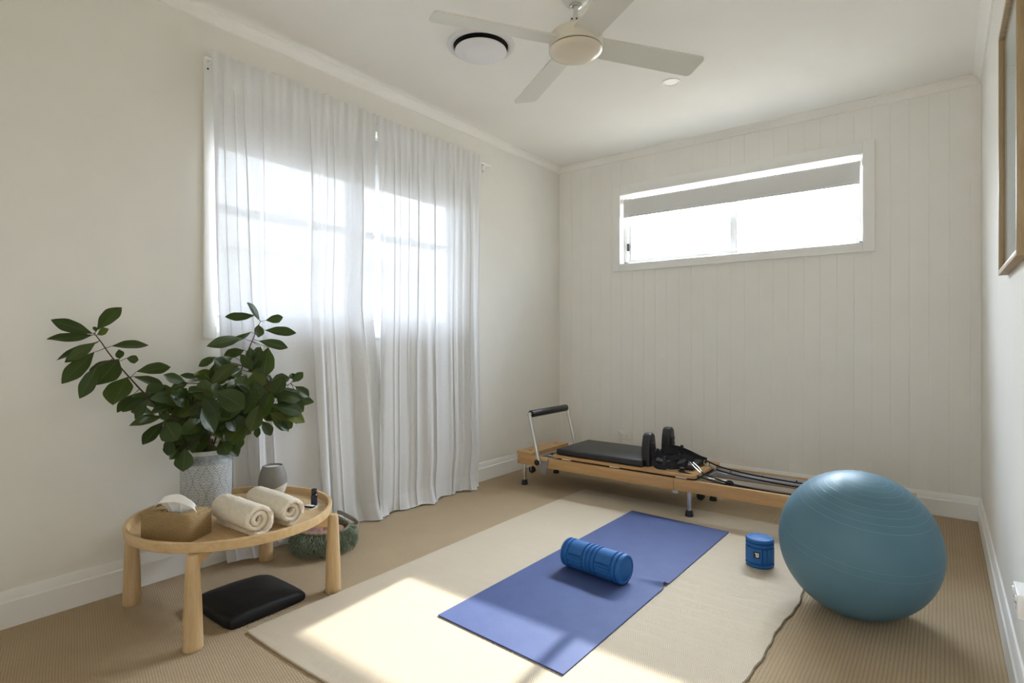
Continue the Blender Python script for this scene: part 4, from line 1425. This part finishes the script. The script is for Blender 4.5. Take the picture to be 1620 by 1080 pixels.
def strap(b, pts, w_, up):
    up = Vector(up)
    pts = [Vector(p) for p in pts]
    L, R_ = [], []
    th = 0.002
    rings = []
    for i, p in enumerate(pts):
        t = (pts[min(i + 1, len(pts) - 1)] - pts[max(i - 1, 0)]).normalized()
        n = t.cross(up).normalized(); u2 = n.cross(t).normalized()
        rings.append([b.V(p + u2 * w_ / 2 + n * th), b.V(p + u2 * w_ / 2 - n * th), b.V(p - u2 * w_ / 2 - n * th), b.V(p - u2 * w_ / 2 + n * th)])
    for A, B in zip(rings, rings[1:]):
        for k in range(4): b.F([A[k], A[(k + 1) % 4], B[(k + 1) % 4], B[k]])
    b.F(rings[0][::-1]); b.F(rings[-1])


def smooth_pts(pts, k=6, closed=False):
    pts = [Vector(p) for p in pts]; n = len(pts); out = []
    rng = range(n if closed else n - 1)
    for i in rng:
        if closed: p0, p1, p2, p3 = pts[i - 1], pts[i], pts[(i + 1) % n], pts[(i + 2) % n]
        else: p0, p1, p2, p3 = pts[max(i - 1, 0)], pts[i], pts[i + 1], pts[min(i + 2, n - 1)]
        for j in range(k):
            t = j / k
            out.append(0.5 * ((2 * p1) + (p2 - p0) * t + (2 * p0 - 5 * p1 + 4 * p2 - p3) * t * t + (3 * p1 - p0 - 3 * p2 + p3) * t ** 3))
    if not closed: out.append(pts[-1])
    return out


hp = [at(533, 818, 2, .115), at(542, 822, 2, .112), at(553, 829, 2, .100), at(563, 834, 2, .088), at(567, 829, 2, .092), at(561, 822, 2, .108), at(550, 816, 2, .120), at(540, 811, 2, .124), at(534, 810, 2, .122)]
b = MB(); strap(b, smooth_pts(hp), 0.022, (0.1, 0.1, 1)); b.build('handle', m_hand, bas)
b = MB()
strap(b, smooth_pts([(bk[0] - 0.122, bk[1] - 0.02, .10), (bk[0] - 0.126, bk[1] - 0.02, .135), (bk[0] - 0.10, bk[1] - 0.035, .145), (bk[0] - 0.085, bk[1] - 0.045, .128), (bk[0] - 0.112, bk[1] - 0.05, .105)]), 0.02, (0, 1, 0.1)); b.build('handle', m_hand, bas)
# folded pink cloth lying in the basket
b = MB()


def cloth(u, v):
    t = 2 * PI * u; r = 0.105 * v
    return (bk[0] + r * math.cos(t), bk[1] + r * math.sin(t), 0.098 + 0.012 * (1 - v * v) + 0.005 * math.sin(3 * t + 6 * v) * v * (1.2 - v) * 2 + 0.003 * math.sin(7 * t - 9 * v) * (1 - v))


b.grid(cloth, 64, 16, True)
b.lathe([(0.105, 0.0978), (0.104, 0.075), (0, 0.073)], (*bk, 0), 64)
bmesh.ops.remove_doubles(b.bm, verts=b.bm.verts, dist=0.0006)
o = b.build('folded_cloth', pbr('dusty_pink_cloth', (0.40, 0.23, 0.19), 0.9, ns=60, amt=0.08, bump=0.2, bs=500, spec=0.05), smooth=70); center(o)
tag(o, 'dusty pink folded cloth inside the green fringed basket', 'cloth')

m_thread = pbr('pale_thread', (0.60, 0.56, 0.47), 0.9, ns=90, amt=0.05)
for lab, pp in (('longest pale loose thread curling on the carpet left of the basket', [(433, 882), (437, 877), (441, 873), (448, 873), (456, 876)]),
                ('pale loose thread lying highest, between table leg and basket', [(437, 861), (443, 862), (449, 862), (455, 860)]),
                ('short pale loose thread beside the back table leg', [(429, 880), (432, 882), (436, 880)])):
    b = MB(); b.tube(smooth_pts([at(u, v, 2, 0.004) for u, v in pp]), 0.0013, 6)
    o = b.build('loose_thread', m_thread); center(o); tag(o, lab, 'thread', 'loose threads by the basket')

# ================================================================== PILATES REFORMER
YN, YF = 3.372, 3.880                     # near and far outer faces of the frame
XA, XJ, XB = 0.284, 1.510, 2.727
ZB, ZT = 0.160, 0.234
rf_ = thing('pilates_reformer', 'folding beech pilates reformer machine with black carriage along the back wall', 'exercise machine', (1.5, 3.62, 0))
for y0, y1 in ((YN, YN + 0.026), (YF - 0.026, YF)):
    for x0, x1 in ((XA + 0.002, XJ - 0.0012), (XJ + 0.0012, XB)):
        b = MB(); b.box((x0, y0, ZB), (x1, y1, ZT), 0.003); b.build('side_rail', m_beech, rf_)
    b = MB()
    yi = y1 if y0 == YN else y0
    s = 1 if y0 == YN else -1
    b.box((XA + 0.02, min(yi, yi + s * 0.034), 0.196), (XB - 0.03, max(yi, yi + s * 0.034), 0.202)); b.box((XA + 0.02, min(yi, yi + s * 0.003), 0.170), (XB - 0.03, max(yi, yi + s * 0.003), 0.225))
    tr = b.build('track', m_track, rf_, smooth=0)
    for k in range(4):
        b = MB(); xx = 1.72 + 0.2 * k
        b.tube([(xx, yi + s * 0.003, 0.213), (xx, yi + s * 0.0065, 0.213)], 0.005, 10); b.build('bolt', m_black, tr)
b = MB(); b.box((XA, YN + 0.026, ZB), (XA + 0.026, YF - 0.026, ZT), 0.003); b.build('end_rail', m_beech, rf_)
b = MB(); b.box((XB - 0.026, YN + 0.026, ZB), (XB, YF - 0.026, ZT), 0.003); b.build('end_rail', m_beech, rf_)
# foot platform with two finger holes
b = MB()
px0, px1 = XA - 0.001, XA + 0.142
b.prism([(px0, YN - 0.001), (px1 - 0.004, YN - 0.001), (px1, YN + 0.004), (px1, YF - 0.004), (px1 - 0.004, YF + 0.001), (px0, YF + 0.001)], ZT + 0.0008, ZT + 0.022)
pf = b.build('foot_platform', m_beech, rf_, smooth=20)
b = MB(); b.box((px1 - 0.016, YN + 0.03, ZT - 0.045), (px1 - 0.001, YF - 0.03, ZT + 0.0012)); b.build('apron', m_beech, pf, smooth=0)
for y in (YN + 0.075, YF - 0.075):
    b = MB(); b.lathe([(0.0, 0.0226), (0.011, 0.0226), (0.0135, 0.0221)], ((px0 + px1) / 2, y, ZT), 24); b.build('hole', pbr('hole_brown', (0.16, 0.085, 0.03), 0.8, ns=60, amt=0.1), pf)
for z in (ZB + 0.018, ZB + 0.058):
    for x in (XA + 0.022,):
        b = MB(); b.lathe([(0, 0.0015), (0.0035, 0.001), (0.0035, -0.002)], n=10, axis=Matrix.Translation((x, YN, z)) @ Matrix.Rotation(PI / 2, 4, 'X')); b.build('screw', m_black, rf_)
# legs
for lx, ly in ((0.330, 3.405), (1.603, 3.395), (0.325, 3.850), (1.603, 3.850)):
    fz = RT if (RX0 < lx < RX1 and ly < RY1 - 0.02) else 0.0
    b = MB(); b.tube([(lx, ly, fz + 0.02), (lx, ly, ZB + 0.01)], 0.0125, 18)
    lg = b.build('leg', m_chrome, rf_)
    b = MB(); b.lathe([(0, 0.0005), (0.024, 0.0005), (0.025, 0.004), (0.020, 0.034), (0.017, 0.037), (0, 0.037)], (lx, ly, fz), 24); b.build('rubber_foot', m_black, lg)
# transport wheels
for c0, rr_ in (((0.262, 3.60, 0.066), 0.026), ((1.530, 3.815, 0.026), 0.026), ((1.784, 3.60, 0.190), 0.026)):
    b = MB()
    A = Matrix.Translation(c0) @ Matrix.Rotation(PI / 2, 4, 'X')
    b.lathe([(0, -0.014), (rr_ - 0.004, -0.014), (rr_, -0.010), (rr_, 0.010), (rr_ - 0.004, 0.014), (0, 0.014)], n=28, axis=A)
    wh = b.build('wheel', m_black, rf_)
    b = MB()
    if c0[0] < 1: b.box((c0[0] - 0.004, c0[1] - 0.020, c0[2] - 0.006), (c0[0] + 0.004, c0[1] - 0.016, 0.162)); b.box((c0[0] - 0.004, c0[1] - 0.020, 0.156), (XA + 0.02, c0[1] + 0.02, 0.162))
    elif c0[0] < 1.7: b.box((c0[0] - 0.005, c0[1] + 0.016, 0.02), (c0[0] + 0.005, c0[1] + 0.020, 0.165))
    else: b.tube([(c0[0], c0[1], c0[2]), (c0[0] - 0.02, c0[1], 0.206), (1.60, 3.60, 0.206), (1.56, 3.60, 0.200)], 0.007, 8); b.tube([(1.62, YN + 0.03, 0.204), (1.62, YF - 0.03, 0.204)], 0.008, 8)
    b.build('fork', m_satin, wh)
# fold hinge
b = MB(); b.box((XJ - 0.010, YN + 0.004, ZB - 0.020), (XJ + 0.030, YN + 0.020, ZB - 0.001), 0.003); b.tube([(XJ + 0.01, YN + 0.002, ZB - 0.012), (XJ + 0.01, YN + 0.022, ZB - 0.012)], 0.010, 16)
b.tube([(XJ + 0.02, YN + 0.02, ZB - 0.012), (XJ + 0.10, YN + 0.10, ZB - 0.004), (XJ + 0.18, YN + 0.16, ZB - 0.002)], 0.004, 8)
b.build('fold_hinge', m_satin, rf_)
# foot bar
piv = 0.497
for y, s in ((YN - 0.010, 1), (YF + 0.010, -1)):
    b = MB()
    t0, t1 = Vector((piv, y, 0.185)), Vector((0.408, y, 0.540))
    for w0 in (0,):
        b.tube([t0, t1, t1 + (t1 - t0).normalized() * 0.012], 0.0135, 12, flat=(1.0, 0.5) if False else None)
    b.build('foot_bar_arm', m_satin, rf_)
b = MB(); b.tube([(0.406, YN - 0.026, 0.543), (0.406, YF + 0.026, 0.543)], 0.012, 14); b.build('foot_bar_tube', m_satin, rf_)
b = MB(); A = [(0.406, YN + 0.006, 0.543), (0.406, YN + 0.012, 0.543), (0.406, YF - 0.012, 0.543), (0.406, YF - 0.006, 0.543)]
b.tube(A, [0.024, 0.027, 0.027, 0.024], 24); b.build('foot_bar_grip', m_vinyl, rf_)
b = MB(); A = Matrix.Translation((piv - 0.012, YN - 0.024, 0.196)) @ Matrix.Rotation(PI / 2, 4, 'X')
b.lathe([(0, 0.016), (0.011, 0.016), (0.012, 0.008), (0.021, 0.006), (0.021, -0.004), (0.0, -0.006)], n=20, axis=A); b.build('knob', m_black, rf_)
b = MB(); b.prism([(0.462, 0.205), (0.560, 0.215), (0.574, 0.232), (0.560, 0.150), (0.545, 0.108), (0.520, 0.112), (0.470, 0.168)], YN - 0.006, YN - 0.001, axis=1); b.build('pivot_plate', m_steel, rf_, smooth=20)
# gear bar between the platform and the carriage
b = MB(); b.box((0.470, YN + 0.06, 0.208), (0.600, YF - 0.06, 0.2125)); b.box((0.475, YN + 0.03, 0.2145), (0.487, YF - 0.03, 0.240)); gb = b.build('spring_bar', m_satin, rf_, smooth=0)
for k in range(5):
    b = MB(); y = YN + 0.13 + k * 0.062
    b.tube([(0.488, y, 0.222), (0.64, y, 0.216)], 0.008, 10); b.build('spring', m_black if k % 2 else m_satin, gb)
# carriage
b = MB(); b.box((0.615, YN + 0.034, 0.2035), (1.600, YF - 0.034, 0.2310)); b.build('carriage_chassis', m_dark, rf_, smooth=0)
b = MB()
b.prism([(0.605, YN + 0.006), (1.625, YN + 0.006), (1.642, YN + 0.020), (1.642, YF - 0.020), (1.625, YF - 0.006), (0.605, YF - 0.006)], 0.2450, 0.2640)
b.build('carriage_board', m_beech, rf_, smooth=20)
for x in (0.68, 1.06, 1.52):
    for y in (YN + 0.008, YF - 0.04):
        b = MB(); b.box((x, y, 0.2385), (x + 0.07, y + 0.03, 0.2455), 0.001); b.build('glide', m_plastic, rf_)
b = MB(); b.box((0.622, YN + 0.020, 0.2645), (1.292, YF - 0.020, 0.3090), 0.012, 3); b.build('mattress', m_vinyl, rf_)
b = MB(); b.box((1.300, YN + 0.130, 0.2645), (1.590, YF - 0.120, 0.2990), 0.014, 3); b.build('headrest', m_vinyl, rf_)


def shoulder(x, y, zt):
    M = Matrix.Translation((x, y, 0.2645))
    h = zt - 0.2645
    poly = [(-0.050, 0.0), (-0.056, h * 0.45), (-0.052, h * 0.75), (-0.040, h * 0.93), (-0.018, h), (0.018, h), (0.040, h * 0.93), (0.052, h * 0.75), (0.056, h * 0.45), (0.050, 0.0)]
    bm = bmesh.new(); bb = MB(M); bb.bm = bm
    bb.prism(poly, -0.032, 0.022, axis=0)
    es = [e_ for e_ in bm.edges if abs(abs(e_.verts[0].co.x - e_.verts[1].co.x)) < 1e-5]
    bmesh.ops.bevel(bm, geom=es, offset=0.009, segments=3, affect='EDGES', profile=0.5)
    o_ = bb.build('shoulder_rest', m_vinyl, rf_, smooth=50)
    b2 = MB(M); b2.box((0.022, -0.028, 0.005), (0.032, 0.028, h * 0.72), 0.002); pl_ = b2.build('back_plate', m_black, o_)
    for z in (h * 0.45, h * 0.60):
        b2 = MB(M); b2.tube([(0.032, 0.008, z), (0.036, 0.008, z)], 0.005, 10); b2.build('bolt', m_chrome, o_)


shoulder(1.300, 3.490, 0.478); shoulder(1.335, 3.735, 0.490)
for x, y, h in ((1.43, 3.43, .085), (1.415, 3.770, .105)):
    b = MB(); b.lathe([(0, 0), (0.011, 0), (0.011, h - 0.006), (0.008, h), (0, h)], (x, y, 0.2645), 16); b.build('rope_post', m_black, rf_)

# straps coiled on the carriage end, clips and ropes running to the far end
def S_(u, v, y): return at(u, v, 1, y)


b = MB()
for pts, wd in (
    ([(1044, 712, 3.47), (1034, 724, 3.44), (1038, 736, 3.42), (1052, 738, 3.43), (1068, 729, 3.46), (1074, 720, 3.50), (1064, 714, 3.52), (1050, 716, 3.50)], 0.034),
    ([(1046, 714, 3.52), (1060, 711, 3.55), (1078, 717, 3.55), (1088, 727, 3.52), (1080, 736, 3.47), (1062, 738, 3.43), (1047, 735, 3.42)], 0.034),
    ([(1040, 718, 3.45), (1050, 722, 3.45), (1066, 724, 3.45), (1084, 722, 3.46), (1098, 729, 3.47)], 0.030),
    ([(1062, 714, 3.62), (1076, 712, 3.68), (1092, 718, 3.72), (1108, 726, 3.72), (1118, 728, 3.70)], 0.036),
    ([(1058, 708, 3.70), (1072, 709, 3.74), (1090, 716, 3.76), (1106, 724, 3.75), (1117, 728, 3.71)], 0.036)):
    strap(b, smooth_pts([S_(*p) for p in pts], 8), wd, (0.1, 0.2, 1))
b.build('strap', m_strap, rf_)


def ring(c, n, R, r, b):
    c, n = Vector(c), Vector(n).normalized(); a = n.cross(Vector((0, 0, 1))).normalized(); d = n.cross(a)
    b.tube([c + a * R * math.cos(2 * PI * k / 20) + d * R * math.sin(2 * PI * k / 20) for k in range(20)], r, 6, closed=True)


b = MB(); ring(S_(1118, 732, 3.70), (0.7, -1, 0.6), 0.019, 0.0024, b); b.build('ring', m_chrome, rf_)
for pts in ([(1123, 735, 3.70), (1128, 739, 3.69), (1132, 742, 3.68)], [(1093, 730, 3.47), (1101, 738, 3.46), (1109, 746, 3.45)]):
    p = [S_(*q) for q in pts]; d = (p[-1] - p[0]); s = d.cross(Vector((0, -0.6, 1))).normalized() * 0.009
    b = MB(); b.tube(smooth_pts([p[0] + s * .5, p[1] + s, p[2] + s * .6, p[2] - s * .6, p[1] - s, p[0] - s * .5], 5, True), 0.0024, 6, closed=True); b.build('snap_hook', m_chrome, rf_)
ZR = 0.225
for pts in (
    [S_(1118, 729, 3.70), (1.75, 3.70, 0.262), (2.05, 3.71, 0.238), (2.40, 3.73, 0.232), (2.69, 3.74, 0.236)],
    [S_(1132, 742, 3.68), (1.80, 3.66, 0.242), (2.10, 3.66, 0.224), (2.40, 3.69, 0.222), (2.69, 3.72, 0.230)],
    [S_(1109, 746, 3.45), (1.70, 3.45, 0.262), (1.90, 3.46, 0.226), (2.30, 3.48, 0.218), (2.69, 3.50, 0.230)],
    [S_(1073, 744, 3.41), (1.66, 3.43, 0.252), (1.85, 3.45, 0.222), (2.30, 3.50, 0.214), (2.69, 3.52, 0.228)]):
    b = MB(); b.tube(smooth_pts(pts, 8), 0.0048, 8); b.build('rope', m_strap, rf_)
for x, y in ((1.54, 3.44), (1.55, 3.80)):
    b = MB(); b.lathe([(0, 0), (0.018, 0), (0.020, 0.004), (0.013, 0.010), (0.013, 0.018), (0.017, 0.024), (0.010, 0.028), (0, 0.028)], (x, y, 0.2645), 20); b.build('rope_cleat', m_black, rf_)
for y in (3.51, 3.73):
    b = MB(); b.lathe([(0, -0.008), (0.020, -0.008), (0.016, 0), (0.020, 0.008), (0, 0.008)], n=24, axis=Matrix.Translation((2.685, y, 0.232)) @ Matrix.Rotation(PI / 2, 4, 'X')); pu = b.build('pulley', m_black, rf_)
    b = MB(); b.box((2.695, y - 0.012, 0.20), (2.702, y + 0.012, 0.26)); b.build('pulley_bracket', m_satin, pu, smooth=0)

# ================================================================== WALL FITTINGS
def outlet(name, label, M, w_, h, t):
    """plate in local x (width) / z (height), sticking out along -y"""
    o = thing(name, label, 'power outlet', tuple(M.translation))
    b = MB(M); b.box((-w_ / 2, -t, -h / 2), (w_ / 2, 0, h / 2), min(0.003, t * 0.4)); b.build('plate', m_plastic, o)
    for sx_ in (-1, 1):
        b = MB(M); cx_ = sx_ * w_ * 0.33; zc_ = h * 0.27
        b.box((cx_ - 0.008, -t - 0.004, zc_ - 0.006), (cx_ + 0.008, -t + 0.001, zc_ + 0.006), 0.0015); b.build('switch', m_plastic, o)
        b = MB(M); cx_ = sx_ * w_ * 0.20; zc_ = -h * 0.10
        for dx_, dz_, ro_ in ((-0.007, 0.006, 30), (0.007, 0.006, -30), (0, -0.008, 0)):
            R_ = Matrix.Translation((cx_ + dx_, -t - 0.0002, zc_ + dz_)) @ Matrix.Rotation(math.radians(ro_), 4, 'Y')
            b.box((-0.0011, -0.0004, -0.0045), (0.0011, 0.0004, 0.0045), M=R_)
        b.build('pin_slots', m_dark, o, smooth=0)
    return o


outlet('power_outlet', 'white double power outlet low on the panelled back wall', Matrix.Translation((0.672, D - 0.0002, 0.276)), 0.116, 0.072, 0.011)
outlet('power_outlet', 'thick white power outlet low on the right wall', Matrix.Translation((W - 0.0002, 2.113, 0.369)) @ Matrix.Rotation(PI / 2, 4, 'Z') @ Matrix.Rotation(PI, 4, 'Z'), 0.116, 0.066, 0.026)


def mat_art():
    t = NT('pale_wash_print')
    c = t.coord(); o = t.xyz(c)
    n = t.noise(3.2, 5, c, 0.65); n2 = t.noise(14, 4, c)
    k = t.math('ADD', t.math('MULTIPLY', n, 0.8), t.math('MULTIPLY', n2, 0.2))
    t.l(t.ramp(k, [(0.35, (0.42, 0.48, 0.50)), (0.5, (0.60, 0.63, 0.63)), (0.65, (0.70, 0.69, 0.66))]), t.b.inputs['Base Color'])
    t.b.inputs['Roughness'].default_value = 0.9
    return t.m


PY0, PY1, PZ0, PZ1 = 2.067, 2.690, 1.335, 2.200
PX0 = 3.003
pic = thing('framed_picture', 'oak framed pale blue-grey picture hanging on the right wall', 'picture', (W, (PY0 + PY1) / 2, PZ0))
fw_ = 0.018
for nm, a, c in (('side', (PX0, PY0, PZ0), (W - 0.001, PY0 + fw_, PZ1)), ('side', (PX0, PY1 - fw_, PZ0), (W - 0.001, PY1, PZ1)), ('rail', (PX0, PY0 + fw_, PZ0), (W - 0.001, PY1 - fw_, PZ0 + fw_)), ('rail', (PX0, PY0 + fw_, PZ1 - fw_), (W - 0.001, PY1 - fw_, PZ1))):
    b = MB(); b.box(a, c, 0.0008); b.build('frame_' + nm, m_framewood, pic)
b = MB(); b.box((W - 0.010, PY0 + fw_, PZ0 + fw_), (W - 0.002, PY1 - fw_, PZ1 - fw_)); mo = b.build('mount', pbr('mount_board', (0.74, 0.73, 0.69), 0.9, ns=20, amt=0.01), pic, smooth=0)
b = MB(); b.box((W - 0.0112, PY0 + fw_ + 0.05, PZ0 + fw_ + 0.06), (W - 0.0100, PY1 - fw_ - 0.05, PZ1 - fw_ - 0.06)); b.build('print', mat_art(), mo, smooth=0)
b = MB(); b.box((W - 0.0160, PY0 + fw_, PZ0 + fw_), (W - 0.0140, PY1 - fw_, PZ1 - fw_)); b.build('glazing', m_glass, pic, smooth=0)
